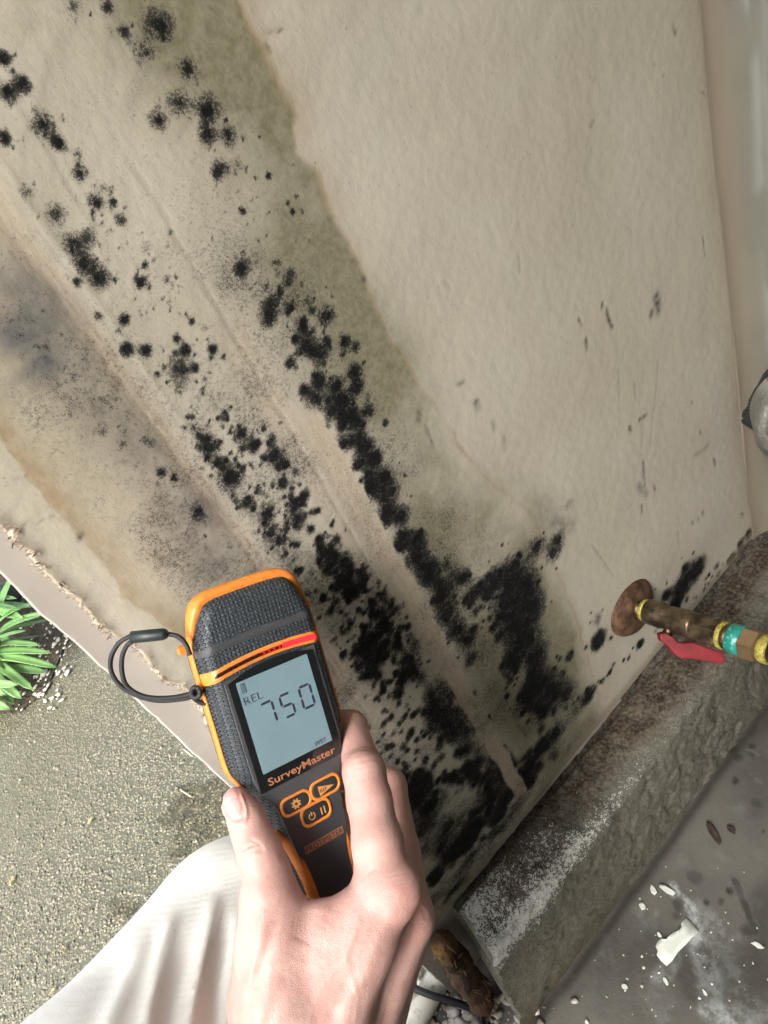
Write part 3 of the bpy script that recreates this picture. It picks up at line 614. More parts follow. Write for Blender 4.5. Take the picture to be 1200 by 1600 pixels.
# orange bumper rim round the head and flanks
idx = [i for i in range(NO) if outl[i, 1] > -58]; idx = [i for i in idx if outl[i, 0] < 0 or True]
order = sorted([i for i in idx if i > NO // 2]) + sorted([i for i in idx if i <= NO // 2])
V_, F_ = [], []
for i in order:
    x, y = outl[i]; nx_, ny_ = -inn[i]; topw = float(np.clip((y - 24) / 18, 0, 1))
    fr = -9.5 + 5.0 * topw; out_ = .7 + 1.2 * topw; ins = 1.0 + 2.2 * topw
    for (dd, z) in ((-.6, -17), (out_ * .8, -16.2), (out_, -13), (out_ * .75, fr - 1), (-.3 - .3 * ins, fr), (-ins - .2, fr - .9)): V_.append((x + nx_ * dd, y + ny_ * dd, z))
for k in range(len(order) - 1):
    for c in range(5): F_.append((k * 6 + c, k * 6 + c + 1, (k + 1) * 6 + c + 1, (k + 1) * 6 + c))
mesh_obj('rim_trim', V_, F_, mor.m, meter)
# strips that follow the front surface
def surf_strip(name, xs, top, bot, lift, mat, parent=meter, nb=5, side=.6):
    V_, F_ = [], []
    for x in xs:
        t, b = top(x), bot(x)
        for k in range(nb):
            y = t + (b - t) * k / (nb - 1); l = lift if 0 < k < nb - 1 else lift - side
            V_.append((x, y, zf(x, y) + l))
    for i in range(len(xs) - 1):
        for k in range(nb - 1): F_.append((i * nb + k, i * nb + k + 1, (i + 1) * nb + k + 1, (i + 1) * nb + k))
    return mesh_obj(name, V_, F_, mat, parent)
xs = np.linspace(-35.2, 35.2, 61)
arcf = lambda e, m: (lambda x: m + (e - m) * (abs(x) / 35.0) ** 2)
surf_strip('indicator_band', xs, arcf(9.0, 12.2), arcf(2.4, 6.4), .9, mor.m, nb=7)
surf_strip('smooth_band', xs, arcf(21.8, 23.4), arcf(16.8, 18.4), .35, mpan.m)
led = surf_strip('led_slot', np.linspace(-30, 29.5, 50), arcf(7.0, 10.2), arcf(4.8, 8.1), 1.15, mledo.m, side=.2)
surf_strip('lit_led', np.linspace(9, 29, 24), arcf(7.4, 10.7), arcf(4.4, 7.8), 1.45, mled.m, led, side=.2)
surf_strip('dim_led', np.linspace(-4, 10.8, 20), arcf(6.7, 9.9), arcf(5.1, 8.5), 1.3, mledh.m, led, side=.2)
for q in range(13):
    x0 = -29 + q * 3.05
    surf_strip('led_bar', np.linspace(x0, x0 + 2.2, 4), arcf(6.6, 9.8), arcf(5.2, 8.6), 1.35, mgl.m, led, side=.2)
# centre panel with the display
def plate(name, poly, z0, z1, mat, parent=meter, bev=.5):
    P = np.array(poly, float); c = P.mean(0); n = len(P)
    e = np.roll(P, -1, 0) - np.roll(P, 1, 0); e /= np.linalg.norm(e, axis=1)[:, None] + 1e-9
    nn = np.stack([e[:, 1], -e[:, 0]], 1); A = (P[:, 0] * np.roll(P[:, 1], -1) - np.roll(P[:, 0], -1) * P[:, 1]).sum()
    if A < 0: nn = -nn
    V_ = [(x, y, z0) for x, y in P] + [(x, y, z1 - bev * .5) for x, y in P] + [(x, y, z1) for x, y in P - nn * bev]
    F_ = [(k * n + i, k * n + (i + 1) % n, (k + 1) * n + (i + 1) % n, (k + 1) * n + i) for k in range(2) for i in range(n)]
    F_.append(tuple(2 * n + i for i in range(n)))
    if A < 0: F_ = [f[::-1] for f in F_]
    return mesh_obj(name, V_, F_, mat, parent, False)
def rrect(x0, x1, y0, y1, r, m=6):
    out = []
    for cx, cy, a0 in ((x1 - r, y1 - r, 0), (x0 + r, y1 - r, 90), (x0 + r, y0 + r, 180), (x1 - r, y0 + r, 270)):
        for k in range(m + 1): a = math.radians(a0 + 90 * k / m); out.append((cx + r * math.cos(a), cy + r * math.sin(a)))
    return out
panel_r = [(26.8, 3.0), (27, -30), (26.4, -52), (23.0, -62), (19.3, -70), (17.6, -80), (16.6, -90), (14.6, -104), (13.6, -125), (13.6, -146)]
pr = [tuple(p) for p in smooth_path(panel_r, 4)]
panel = plate('face_panel', pr + [(-x, y) for x, y in pr[::-1]], -1.5, .6, mpan.m)
fr_top = lambda x: 5.0 - 4.2 * (abs(x) / 25.0) ** 2
scr = plate('screen_frame', [(-25, -59.2), (25.4, -59.2)] + [(x, fr_top(x)) for x in np.linspace(25.4, -25, 24)], .2, 1.0, mgl.m, meter, .3)
lcd = plate('display', rrect(-21, 21, -50, 0, .5, 2), .6, 1.2, mlcd.m, meter, .1)
def seg_digit(x0, x1, y0, y1, on, w=1.3, slant=-.04):
    ym = (y0 + y1) / 2; g = .35
    S_ = dict(a=((x0, y1), (x1, y1)), d=((x0, y0), (x1, y0)), g=((x0, ym), (x1, ym)), f=((x0, ym), (x0, y1)), b=((x1, ym), (x1, y1)), e=((x0, y0), (x0, ym)), c=((x1, y0), (x1, ym)))
    for k in on:
        (ax, ay), (bx, by) = S_[k]; L_ = math.hypot(bx - ax, by - ay); ux, uy = (bx - ax) / L_, (by - ay) / L_; h = w / 2
        pts = [(g, 0), (g + h, h), (L_ - g - h, h), (L_ - g, 0), (L_ - g - h, -h), (g + h, -h)]
        plate('digit_segment', [(ax + ux * t - uy * s, ay + uy * t + ux * s) for t, s in pts], 1.1, 1.32, mseg.m, lcd, .05)
seg_digit(-12.2, -5.6, -27.4, -15.6, 'abc'); seg_digit(-.9, 5.3, -27.6, -15.6, 'afgcd'); seg_digit(10.7, 17.3, -27.5, -15.6, 'abcdef')
def text(name, s, x0, x1, y0, y1, z, mat, parent=meter, ext=.12, bold=0.0, shear=0.0):
    cu = bpy.data.curves.new('txt', 'FONT'); cu.body = s; cu.size = 10; cu.extrude = ext; cu.offset = bold; cu.shear = shear; cu.resolution_u = 3
    to = bpy.data.objects.new('txt', cu); COL.objects.link(to)
    me = bpy.data.meshes.new_from_object(to.evaluated_get(bpy.context.evaluated_depsgraph_get())); bpy.data.objects.remove(to)
    n = len(me.vertices); co = np.empty(n * 3, np.float32); me.vertices.foreach_get('co', co); co = co.reshape(-1, 3)
    lo, hi = co.min(0), co.max(0)
    co[:, 0] = x0 + (co[:, 0] - lo[0]) / (hi[0] - lo[0]) * (x1 - x0); co[:, 1] = y0 + (co[:, 1] - lo[1]) / (hi[1] - lo[1]) * (y1 - y0); co[:, 2] += z
    me.vertices.foreach_set('co', co.ravel()); me.update(); me.materials.clear()
    return link_mesh(name, me, mat, parent, False)
text('display_text', 'REL', -19.6, -9.2, -12.6, -8.7, 1.28, mseg.m, lcd, .05, -.12)
text('display_text', 'WET', 10.4, 17.8, -49.0, -46.6, 1.28, mseg.m, lcd, .05, .05)
bat = rrect(-19.2, -16.6, -6.4, -1.3, .6, 3)
plate('battery_icon', bat, 1.1, 1.30, mseg.m, lcd, .05); plate('battery_fill', rrect(-18.8, -17.0, -6.0, -1.8, .4, 3), 1.2, 1.36, mlcd.m, lcd, .05)
for q in range(4): plate('battery_bar', rrect(-18.5, -17.3, -5.6 + q * .95, -5.05 + q * .95, .1, 1), 1.25, 1.42, mseg.m, lcd, .02)
text('model_name', 'SurveyMaster', -19.7, 21.0, -58.3, -53.2, 1.1, mtxt.m, meter, .1, .12)
# keypad
def ring_pill(x0, x1, y0, y1, r, w, z):
    o1 = rrect(x0, x1, y0, y1, r); o2 = rrect(x0 + w, x1 - w, y0 + w, y1 - w, r - w * .6); n = len(o1)
    V_ = [(x, y, .4) for x, y in o1] + [(x, y, z - .2) for x, y in o1] + [(x + (a - x) * .25, y + (b - y) * .25, z) for (x, y), (a, b) in zip(o1, o2)] + [(a + (x - a) * .25, b + (y - b) * .25, z) for (x, y), (a, b) in zip(o1, o2)] + [(x, y, z - .3) for x, y in o2] + [(x, y, .4) for x, y in o2]
    F_ = [(k * n + i, k * n + (i + 1) % n, (k + 1) * n + (i + 1) % n, (k + 1) * n + i) for k in range(5) for i in range(n)]
    return mesh_obj('key_surround', V_, F_, mor.m, meter)
keys = [(-17.7, .6, -77.4, -66.9, 1.25), (.3, 18.9, -77.0, -66.4, 1.30), (-8.6, 9.8, -87.8, -76.2, 1.35)]
mkey = Mat('key_rubber', (.022, .024, .026), .5); mico = Mat('key_icon', (.62, .31, .09), .5)
kb_ = []
for (a, b, c, d_, z) in keys:
    ring_pill(a, b, c, d_, 4.2, 1.5, z)
    kb_.append(plate('key', rrect(a + 1.7, b - 1.7, c + 1.7, d_ - 1.7, 2.8), .3, 1.15, mkey.m, meter, .5))
gear = []
for q in range(48):
    a = 2 * math.pi * q / 48; rr = 2.75 if (q % 6) in (1, 2, 3) else 1.95; gear.append((-8.7 + rr * math.cos(a), -72.3 + rr * math.sin(a)))
plate('gear_icon', gear, 1.0, 1.27, mico.m, kb_[0], .02); plate('gear_hub', [(-8.7 + .85 * math.cos(a), -72.3 + .85 * math.sin(a)) for a in np.linspace(0, 6.1, 16)], 1.1, 1.35, mkey.m, kb_[0], .02)
plate('flag_icon', [(5.3, -75.0), (5.3, -69.6), (14.6, -72.6)], 1.0, 1.27, mico.m, kb_[1], .02)
text('flag_text', 'REF', 5.9, 10.1, -73.3, -71.6, 1.32, mkey.m, kb_[1], .04, .1)
pw = [(-2.3 + r * math.sin(a), -82.6 + r * math.cos(a)) for r, aa in ((2.05, np.linspace(.55, 5.73, 24)), (1.45, np.linspace(5.73, .55, 24))) for a in aa]
plate('power_icon', pw, 1.0, 1.27, mico.m, kb_[2], .02); plate('power_icon', rrect(-2.6, -2.0, -82.6, -80.1, .2, 1), 1.0, 1.29, mico.m, kb_[2], .02)
for xx in (3.1, 5.1): plate('pause_icon', rrect(xx, xx + .8, -84.6, -80.6, .15, 1), 1.0, 1.27, mico.m, kb_[2], .02)
plate('brand_plate', rrect(-11.2, 12.5, -99.9, -95.9, .3, 2), .4, .95, mtxt.m, meter, .15)
text('brand_name', 'PROTIMETER', -10.7, 12.0, -99.4, -96.4, 1.0, mkey.m, meter, .1, -.02)
# orange stripes on the grip
for s in (-1, 1):
    cl = smooth_path([(-21.0, -82), (-18.6, -90), (-16.2, -99), (-14.5, -110), (-13.7, -125), (-13.4, -146)], 6)
    wd = np.interp(np.linspace(0, 1, len(cl)), [0, .15, .4, 1], [.6, 3.8, 5.2, 6.6]); V_, F_ = [], []
    for (x, y), w in zip(cl, wd):
        for q in (-.5, -.3, .3, .5):
            xx = s * (x + q * w); V_.append((xx, y, max(zf(xx, y), -6) + (1.5 if abs(q) < .4 else .3)))
    for i in range(len(cl) - 1):
        for k in range(3): F_.append((i * 4 + k, i * 4 + k + 1, (i + 1) * 4 + k + 1, (i + 1) * 4 + k))
    mesh_obj('grip_stripe', V_, F_, mor.m, meter)
# lanyard tabs on both flanks, label dot on the rim
for s in (-1, 1):
    bx_ = rrect(34.5, 40.4 if s < 0 else 37, 21.2, 25.6, 1.2, 3)
    tb = plate('lanyard_tab', [(s * x, y) for x, y in bx_], -16, -11.5, mor.m, meter, .4)
myel = Mat('yellow_mark', (.75, .75, .05), .4)
plate('sensor_mark', [(1.2, 48.9), (4.2, 49.0), (4.2, 49.3), (1.2, 49.2)], -12, -7.5, myel.m, meter, .05)

# ------------------------------------------------------------------ lanyard
mcord = Mat('black_cord', (.012, .013, .015), .6); mcord.bump(mcord.noise(1500, 2), .5, .0005)
lan = empty('wrist_lanyard', at(234, 992, .372)); lanm = Matrix.Translation(lan.location)
tag(lan, 'thin black cord loop with cylindrical toggle tied to the meter', 'lanyard')
def lp(pts, dep): return [at(x, y, d) - np.array(lan.location) for (x, y), d in zip(pts, dep)]
def strand(name, pts, d0, d1, r=.00125): return tube(name, smooth_path(lp(pts, np.linspace(d0, d1, len(pts))), 6), r, mcord.m, lan, 8)
strand('cord', [(297, 1024), (293, 1012), (287, 1002), (277, 994), (260, 990)], .372, .372)
strand('cord', [(214, 992), (200, 996), (184, 1007), (173, 1030), (176, 1055), (198, 1079), (240, 1094), (285, 1092), (312, 1084), (335, 1082)], .372, .384)
strand('cord', [(212, 999), (199, 1008), (191, 1026), (191, 1052), (200, 1074), (228, 1089), (270, 1090), (310, 1081), (336, 1078)], .370, .381)
strand('knot', [(303, 1078), (301, 1086), (308, 1095), (320, 1099), (334, 1096)], .378, .382, .0013)
strand('knot', [(299, 1079), (304, 1074), (311, 1077), (312, 1086), (306, 1090), (300, 1086), (299, 1079)], .376, .377, .0013)
a_, b_ = np.array(lp([(205, 996)], [.371])[0]), np.array(lp([(263, 990)], [.371])[0]); L_ = float(np.linalg.norm(b_ - a_))
mtog = Mat('black_toggle', (.010, .018, .018), .45)
lathe('toggle', a_, b_ - a_, [(0, .0022), (.0002, .0031), (L_ * .5, .0031), (L_ * .86, .0030), (L_ * .95, .0024), (L_, .0012)], mtog.m, lan, 24)

# ------------------------------------------------------------------ SDF tools for the person
def surface_nets(v, org, h):
    s = v < 0; nx, ny, nz = [d - 1 for d in v.shape]
    cnt = np.zeros((nx, ny, nz), np.uint8); 
    sl3 = lambda a, b, c: (slice(a, a + nx), slice(b, b + ny), slice(c, c + nz))
    for a in (0, 1):
        for b in (0, 1):
            for c in (0, 1): cnt += s[sl3(a, b, c)]
    act = np.argwhere((cnt > 0) & (cnt < 8)); idx = -np.ones((nx, ny, nz), np.int32); idx[tuple(act.T)] = np.arange(len(act))
    acc = np.zeros((len(act), 3)); n = np.zeros(len(act))
    C = [(0, 0, 0), (1, 0, 0), (0, 1, 0), (1, 1, 0), (0, 0, 1), (1, 0, 1), (0, 1, 1), (1, 1, 1)]
    E_ = [(0, 1), (2, 3), (4, 5), (6, 7), (0, 2), (1, 3), (4, 6), (5, 7), (0, 4), (1, 5), (2, 6), (3, 7)]
    val = [v[tuple((act + np.array(c)).T)] for c in C]
    for a, b in E_:
        m = (val[a] < 0) != (val[b] < 0); t = np.where(m, val[a] / (val[a] - val[b] + 1e-12 * (val[a] == val[b])), 0)
        p = np.array(C[a])[None] + t[:, None] * (np.array(C[b]) - np.array(C[a]))[None]
        acc += p * m[:, None]; n += m
    V = (act + acc / n[:, None]) * h + org; Qs = []
    for ax in range(3):
        lo = [slice(None)] * 3; hi = [slice(None)] * 3; lo[ax] = slice(0, -1); hi[ax] = slice(1, None)
        ch = np.argwhere(s[tuple(lo)] != s[tuple(hi)]); b, c = (ax + 1) % 3, (ax + 2) % 3
        ok = (ch[:, b] > 0) & (ch[:, c] > 0) & (ch[:, b] < s.shape[b] - 1) & (ch[:, c] < s.shape[c] - 1); ch = ch[ok]
        def ci(db, dc): q = ch.copy(); q[:, b] -= db; q[:, c] -= dc; return idx[tuple(q.T)]
        quad = np.stack([ci(1, 1), ci(0, 1), ci(0, 0), ci(1, 0)], -1); fl = ~s[tuple(ch.T)]
        quad[fl] = quad[fl][:, ::-1]; Qs.append(quad)
    return V, np.vstack(Qs)
def smin(a, b, k):
    h = np.clip(.5 + .5 * (b - a) / k, 0, 1); return b + (a - b) * h - k * h * (1 - h)
class Field:
    def __init__(s, lo, hi, h):
        s.org = np.array(lo, float); s.h = h; n = [int((b - a) / h) + 1 for a, b in zip(lo, hi)]
        s.X, s.Y, s.Z = [q.astype(np.float32) for q in np.meshgrid(*[a + h * np.arange(m) for a, m in zip(lo, n)], indexing='ij')]
    def cone(s, a, ra, b, rb, sq=None):
        a = np.asarray(a, np.float32); b = np.asarray(b, np.float32); ab = b - a; L2 = float(ab @ ab) + 1e-9
        dx, dy, dz = s.X - a[0], s.Y - a[1], s.Z - a[2]
        t = np.clip((dx * ab[0] + dy * ab[1] + dz * ab[2]) / L2, 0, 1)
        return np.sqrt((dx - t * ab[0]) ** 2 + (dy - t * ab[1]) ** 2 + (dz - t * ab[2]) ** 2) - (ra + (rb - ra) * t)
    def chain(s, pts, k=3):
        f = None
        for (a, ra), (b, rb) in zip(pts[:-1], pts[1:]):
            c = s.cone(a, ra, b, rb); f = c if f is None else smin(f, c, k)
        return f
class Pts(Field):
    def __init__(s, X, Y, Z): s.X, s.Y, s.Z = X, Y, Z
def sdf_mesh(lo, hi, h, fn, m=4):                     # coarse pass first, then only the voxels near the surface
    H = h * m; n = [int((b - a) / H) + 2 for a, b in zip(lo, hi)]
    cf = Field(lo, [a + H * (k - 1) + H * .5 for a, k in zip(lo, n)], H); cv = fn(cf)
    v = np.repeat(np.repeat(np.repeat(cv, m, 0), m, 1), m, 2).astype(np.float32)
    # sample positions of the fine grid: coarse node i covers fine nodes i*m-m/2 .. i*m+m/2
    org = np.array(lo) - h * (m // 2)
    idx = np.argwhere(np.abs(v) < H * 1.2)
    P = (idx * h + org).astype(np.float32); v[tuple(idx.T)] = fn(Pts(P[:, 0], P[:, 1], P[:, 2]))
    return surface_nets(v, org, h)
def c_(x, y, d): return np.array([(x - 600) / F * d, (y - 800) / F * d, d])
def relax(V, Q, it=2):                                 # light Laplacian smoothing, then vertex normals
    n = len(V); E_ = np.vstack([Q[:, [0, 1]], Q[:, [1, 2]], Q[:, [2, 3]], Q[:, [3, 0]]])
    cnt = np.bincount(E_[:, 0], minlength=n) + np.bincount(E_[:, 1], minlength=n)
    for _ in range(it):
        S_ = np.stack([np.bincount(E_[:, 0], V[E_[:, 1], k], n) + np.bincount(E_[:, 1], V[E_[:, 0], k], n) for k in range(3)], -1)
        V = V + .5 * (S_ / np.maximum(cnt, 1)[:, None] - V)
    fn = np.cross(V[Q[:, 2]] - V[Q[:, 0]], V[Q[:, 3]] - V[Q[:, 1]]); N_ = np.stack([sum(np.bincount(Q[:, c], fn[:, k], n) for c in range(4)) for k in range(3)], -1)
    return V, N_ / (np.linalg.norm(N_, axis=1)[:, None] + 1e-12), Q

# ------------------------------------------------------------------ PERSON: right hand and forearm, trouser leg, shoe
person = empty('person', tuple(at_z(600, 1900, 0.0)))
tag(person, 'crouching person in pale trousers reaching a bare right hand with a meter', 'person')
thumb = [(c_(371, 1253, 377), 7.6), (c_(383, 1275, 375), 8.7), (c_(392, 1300, 372), 9.3), (c_(406, 1330, 368), 10.6), (c_(418, 1368, 364), 10.9), (c_(421, 1405, 360), 12.6), (c_(428, 1470, 354), 15.5), (c_(430, 1560, 350), 20)]
index = [(c_(600, 1395, 364), 14.2), (c_(590, 1318, 373), 12.6), (c_(577, 1250, 385), 11.4), (c_(569, 1206, 394), 10.9), (c_(549, 1135, 430), 8.8), (dl(24, -46, -46), 8)]
middle = [(c_(634, 1432, 388), 14), (c_(622, 1330, 420), 12), (c_(606, 1230, 452), 11.2), (dl(45, -92, -54), 9), (dl(15, -95, -50), 8)]
ring_ = [(c_(624, 1482, 408), 13), (dl(60, -138, -54), 10.5), (dl(36, -126, -60), 9), (dl(10, -125, -52), 8)]
pinky = [(c_(604, 1532, 420), 12), (dl(46, -168, -54), 9.5), (dl(24, -156, -60), 8), (dl(4, -152, -50), 7)]
def hand_sdf(fd):
    palm = None
    for ch in ([(c_(600, 1395, 364), 14), (c_(505, 1600, 352), 19)], [(c_(634, 1432, 388), 14), (c_(540, 1640, 372), 20)], [(c_(624, 1482, 408), 13), (c_(565, 1650, 385), 18)], [(c_(604, 1532, 420), 12.5), (c_(572, 1660, 398), 18)],
               [(c_(421, 1405, 360), 12), (c_(428, 1470, 354), 15.5), (c_(430, 1560, 350), 20), (c_(455, 1680, 345), 23)], [(c_(452, 1443, 359), 7.5), (c_(500, 1440, 357), 8.5), (c_(548, 1428, 360), 9)], [(c_(505, 1500, 354), 14), (c_(560, 1470, 358), 14)],
               [(c_(455, 1680, 345), 23), (np.array([-30, 415, 265]), 30)], [(c_(560, 1680, 372), 22), (np.array([18, 415, 300]), 30)], [(c_(510, 1600, 360), 20), (c_(505, 1680, 356), 24)]):
        f = fd.chain(ch, 4); palm = f if palm is None else smin(palm, f, 11)
    hand = None
    for ch, k in ((thumb, 9), (index, 6), (middle, 6), (ring_, 6), (pinky, 6)):
        f = smin(palm, fd.chain(ch, 4), k); hand = f if hand is None else smin(hand, f, .7)
    hand = smin(hand, fd.cone(c_(630, 1386, 362), 8.5, c_(622, 1400, 362), 8), 9)                # index knuckle
    hand = smin(hand, fd.cone(c_(404, 1330, 362), 5.5, c_(400, 1338, 362), 5.5), 8)                # thumb joint
    hand = smin(hand, fd.cone(c_(567, 1203, 388), 6.5, c_(569, 1215, 387), 6), 8)
    return hand
Vh, Qh = sdf_mesh((-100, 100, 260), (50, 372, 500), 1.0, hand_sdf)
Vh, Nh, Qh = relax(Vh, Qh, 4)
px_h = Vh[:, 0] / Vh[:, 2] * F + 600; py_h = Vh[:, 1] / Vh[:, 2] * F + 800
front = np.clip(-(Nh * (Vh / np.linalg.norm(Vh, axis=1)[:, None])).sum(1) * 2.0, 0, 1)        # dorsal side only
disp = np.zeros(len(Vh)); red = np.zeros(len(Vh))
fbm_h = (.7 + .6 * NZ.fbm(px_h * .05, py_h * .05)) * front
def crease(pts, w, amp):
    pa = np.array(pts); m = np.where((px_h > pa[:, 0].min() - 3 * w) & (px_h < pa[:, 0].max() + 3 * w) & (py_h > pa[:, 1].min() - 3 * w) & (py_h < pa[:, 1].max() + 3 * w) & (front > 0))[0]
    X_, Y_ = px_h[m], py_h[m]; d2 = np.full(len(m), 1e9)
    for (x0, y0), (x1, y1) in zip(pts[:-1], pts[1:]):
        ab = np.array([x1 - x0, y1 - y0]); t = np.clip(((X_ - x0) * ab[0] + (Y_ - y0) * ab[1]) / (ab @ ab), 0, 1)
        d2 = np.minimum(d2, (X_ - x0 - t * ab[0]) ** 2 + (Y_ - y0 - t * ab[1]) ** 2)
    disp[m] += amp * np.exp(-d2 / (w * w)) * fbm_h[m]
for c in ([(392, 1312), (404, 1318), (410, 1328)], [(378, 1345), (388, 1335), (398, 1328), (408, 1330)], [(383, 1352), (394, 1342), (404, 1340)], [(390, 1322), (398, 1321), (402, 1325)], [(376, 1330), (386, 1325), (392, 1318)]): crease(c, 2.6, -.75)
for c in ([(398, 1335), (402, 1324)], [(388, 1342), (396, 1334)]): crease(c, 4, .5)
for k in range(9):                                                                             # fine folds in the web of the thumb
    x0 = 462 + k * 6.5; crease([(x0, 1424 + abs(k - 4) * 1.5), (x0 - 4 - k, 1462 + 3 * k)], 1.9, -.42)
for k in range(7): crease([(552 + 6 * k, 1384 - 4 * k), (566 + 6 * k, 1372 - 6 * k)], 1.6, -.22)
crease([(432, 1440), (418, 1480), (400, 1540), (388, 1600)], 9, -.9); crease([(412, 1430), (404, 1480), (384, 1550)], 7, .7)     # thumb tendon
crease([(625, 1400), (585, 1480), (545, 1570), (520, 1640)], 12, .8); crease([(600, 1440), (560, 1500), (520, 1580)], 16, -.9)
crease([(470, 1470), (440, 1540), (420, 1600)], 12, -.5)
crease([(560, 1440), (540, 1500), (500, 1545), (480, 1610)], 4.5, .35); crease([(540, 1500), (560, 1560), (550, 1620)], 4, .3); crease([(640, 1440), (615, 1520), (590, 1600)], 7, .5)
for k in range(5): crease([(612 + 3 * k, 1368 + 7 * k), (640 - k, 1362 + 8 * k)], 1.6, -.22)
for k in range(4): crease([(552 + 2 * k, 1192 + 9 * k), (580 + 2 * k, 1186 + 9 * k)], 2, -.3)
disp += .14 * NZ.fbm(Vh[:, 0] * .6, Vh[:, 1] * .6, Vh[:, 2] * .6, 3) * 1.2
# thumb nail
na, nb_ = np.array([354.5, 1232.0]), np.array([371.0, 1277.0]); nd = nb_ - na; nl = np.linalg.norm(nd); nd /= nl; nn_ = np.array([-nd[1], nd[0]])
uu_ = ((px_h - na[0]) * nd[0] + (py_h - na[1]) * nd[1]) / nl; vv_ = ((px_h - na[0]) * nn_[0] + (py_h - na[1]) * nn_[1])
cx_ = (vv_ + 0.5) / 12.5; cu_ = (uu_ - .46) / .56
rr_ = (np.abs(cx_) ** 2.8 + np.abs(cu_) ** 2.8) ** (1 / 2.8)
nail = (1 - sstep(.92, 1.04, rr_)) * (front > .02) * (py_h < 1290) * (px_h < 400)
disp += .25 * nail - .55 * np.exp(-((rr_ - 1.08) / .09) ** 2) * (front > .02) * (py_h < 1292) * (px_h < 400) * (uu_ > .25)
disp += .9 * np.exp(-((rr_ - 1.35) / .14) ** 2) * (front > .02) * (py_h < 1296) * (px_h < 405) * (uu_ > .3)
for (x, y, r, a) in [(632, 1385, 48, .5), (366, 1232, 38, 1.0), (400, 1332, 30, .45), (640, 1440, 50, .5), (560, 1200, 60, .35), (500, 1425, 40, .3), (560, 1330, 60, .25), (610, 1225, 40, .5)]:
    red = np.maximum(red, a * np.exp(-(((px_h - x) ** 2 + (py_h - y) ** 2) / (r * r))))
Vw = cam2w((Vh + Nh * disp[:, None]) / 1000) - np.array(person.location)
msk = Mat('skin', (.62, .40, .32), .45, spec=.4)
sn = msk.noise(60, 4); sf = msk.noise(14, 3)
sc_ = msk.mix(msk.ramp(sn, .3, .7), (.50, .30, .26), (.59, .385, .34))
sc_ = msk.mix(msk.math('MULTIPLY', msk.ramp(sf, .45, .7), .35), sc_, (.54, .30, .25))
sc_ = msk.mix(msk.math('MULTIPLY', msk.at('red'), .55), sc_, (.58, .25, .22))
sc_ = msk.mix(msk.math('MULTIPLY', msk.at('nail'), .8), sc_, (.66, .36, .34))
sc_ = msk.mix(msk.math('MULTIPLY', msk.ramp(msk.noise(900, 3), .52, .7), .12), sc_, (.42, .20, .15))
msk.color(sc_); msk.rough(msk.math('SUBTRACT', msk.ramp(msk.noise(300, 3), .3, .7, .42, .56), msk.math('MULTIPLY', msk.at('nail'), .2)))
msk.b.inputs['Subsurface Weight'].default_value = .25; msk.b.inputs['Subsurface Radius'].default_value = (.006, .0025, .0015); msk.b.inputs['Subsurface Scale'].default_value = 1.0
vb = msk.voro(1, msk.co((900, 900, 620)), 'DISTANCE_TO_EDGE'); msk.bump(msk.ramp(vb, 0, .25), .22, .0003); msk.bump(msk.noise(260, 3), .2, .0006)
arm = quad_mesh('hand_and_forearm', Vw, Qh, msk.m, person)
attr(arm, 'red', np.clip(red, 0, 1)); attr(arm, 'nail', nail)
arm['label'] = 'bare right hand gripping the meter, thumb on its left edge'

# trouser leg
K_, H_ = c_(385, 1484, 452), c_(150, 1925, 335)
def leg_sdf(ft):
    leg = smin(ft.cone(K_, 64, H_, 88), ft.cone(K_ + np.array([4, 8, 8]), 60, c_(640, 2010, 600), 48), 26)
    leg = smin(leg, ft.cone(H_, 88, c_(150, 2300, 300), 96), 20)
    return leg
Vt, Qt = sdf_mesh((-300, 150, 200), (90, 640, 700), 3.0, leg_sdf); Vt, Nt, Qt = relax(Vt, Qt, 4)
ptx = Vt[:, 0] / Vt[:, 2] * F + 600; pty = Vt[:, 1] / Vt[:, 2] * F + 800
fr_ = np.clip(-(Nt * (Vt / np.linalg.norm(Vt, axis=1)[:, None])).sum(1) * 3, 0, 1); dt_ = np.zeros(len(Vt))
def fold(pts, w, amp, bias=.6):
    best = np.full(len(Vt), 1e9); side = np.zeros(len(Vt)); tt = np.zeros(len(Vt)); n = len(pts) - 1
    for i, ((x0, y0), (x1, y1)) in enumerate(zip(pts[:-1], pts[1:])):
        ab = np.array([x1 - x0, y1 - y0], float); t = np.clip(((ptx - x0) * ab[0] + (pty - y0) * ab[1]) / (ab @ ab), 0, 1)
        ex_, ey_ = ptx - x0 - t * ab[0], pty - y0 - t * ab[1]; d2 = ex_ ** 2 + ey_ ** 2; m = d2 < best
        best = np.where(m, d2, best); side = np.where(m, np.sign(ab[0] * ey_ - ab[1] * ex_), side); tt = np.where(m, (i + t) / n, tt)
    d = np.sqrt(best); ww = np.where(side > 0, w * (1 + bias), w * (1 - bias * .3))
    dt_[:] += amp * np.exp(-(d / ww) ** 2) * fr_ * sstep(0, .35, tt)
fold([(285, 1415), (268, 1450), (250, 1520), (230, 1610), (215, 1700)], 9, 2.8); fold([(302, 1440), (285, 1500), (262, 1600), (250, 1700)], 12, -2.0)
fold([(345, 1385), (335, 1420), (318, 1500), (298, 1600), (290, 1700)], 8, 2.8); fold([(365, 1420), (350, 1480), (335, 1560), (325, 1700)], 10, -2.4)
fold([(385, 1400), (372, 1440), (365, 1520), (356, 1600), (350, 1700)], 8, 2.4); fold([(240, 1440), (215, 1500), (180, 1580), (150, 1680)], 14, 1.8); fold([(205, 1480), (175, 1540), (140, 1620)], 16, -1.2)
fold([(395, 1330), (370, 1350), (340, 1372)], 16, 1.5)
dt_ += .8 * NZ.fbm(Vt[:, 0] * .02, Vt[:, 1] * .02, Vt[:, 2] * .02, 3)
Vtw = cam2w((Vt + Nt * dt_[:, None]) / 1000) - np.array(person.location)
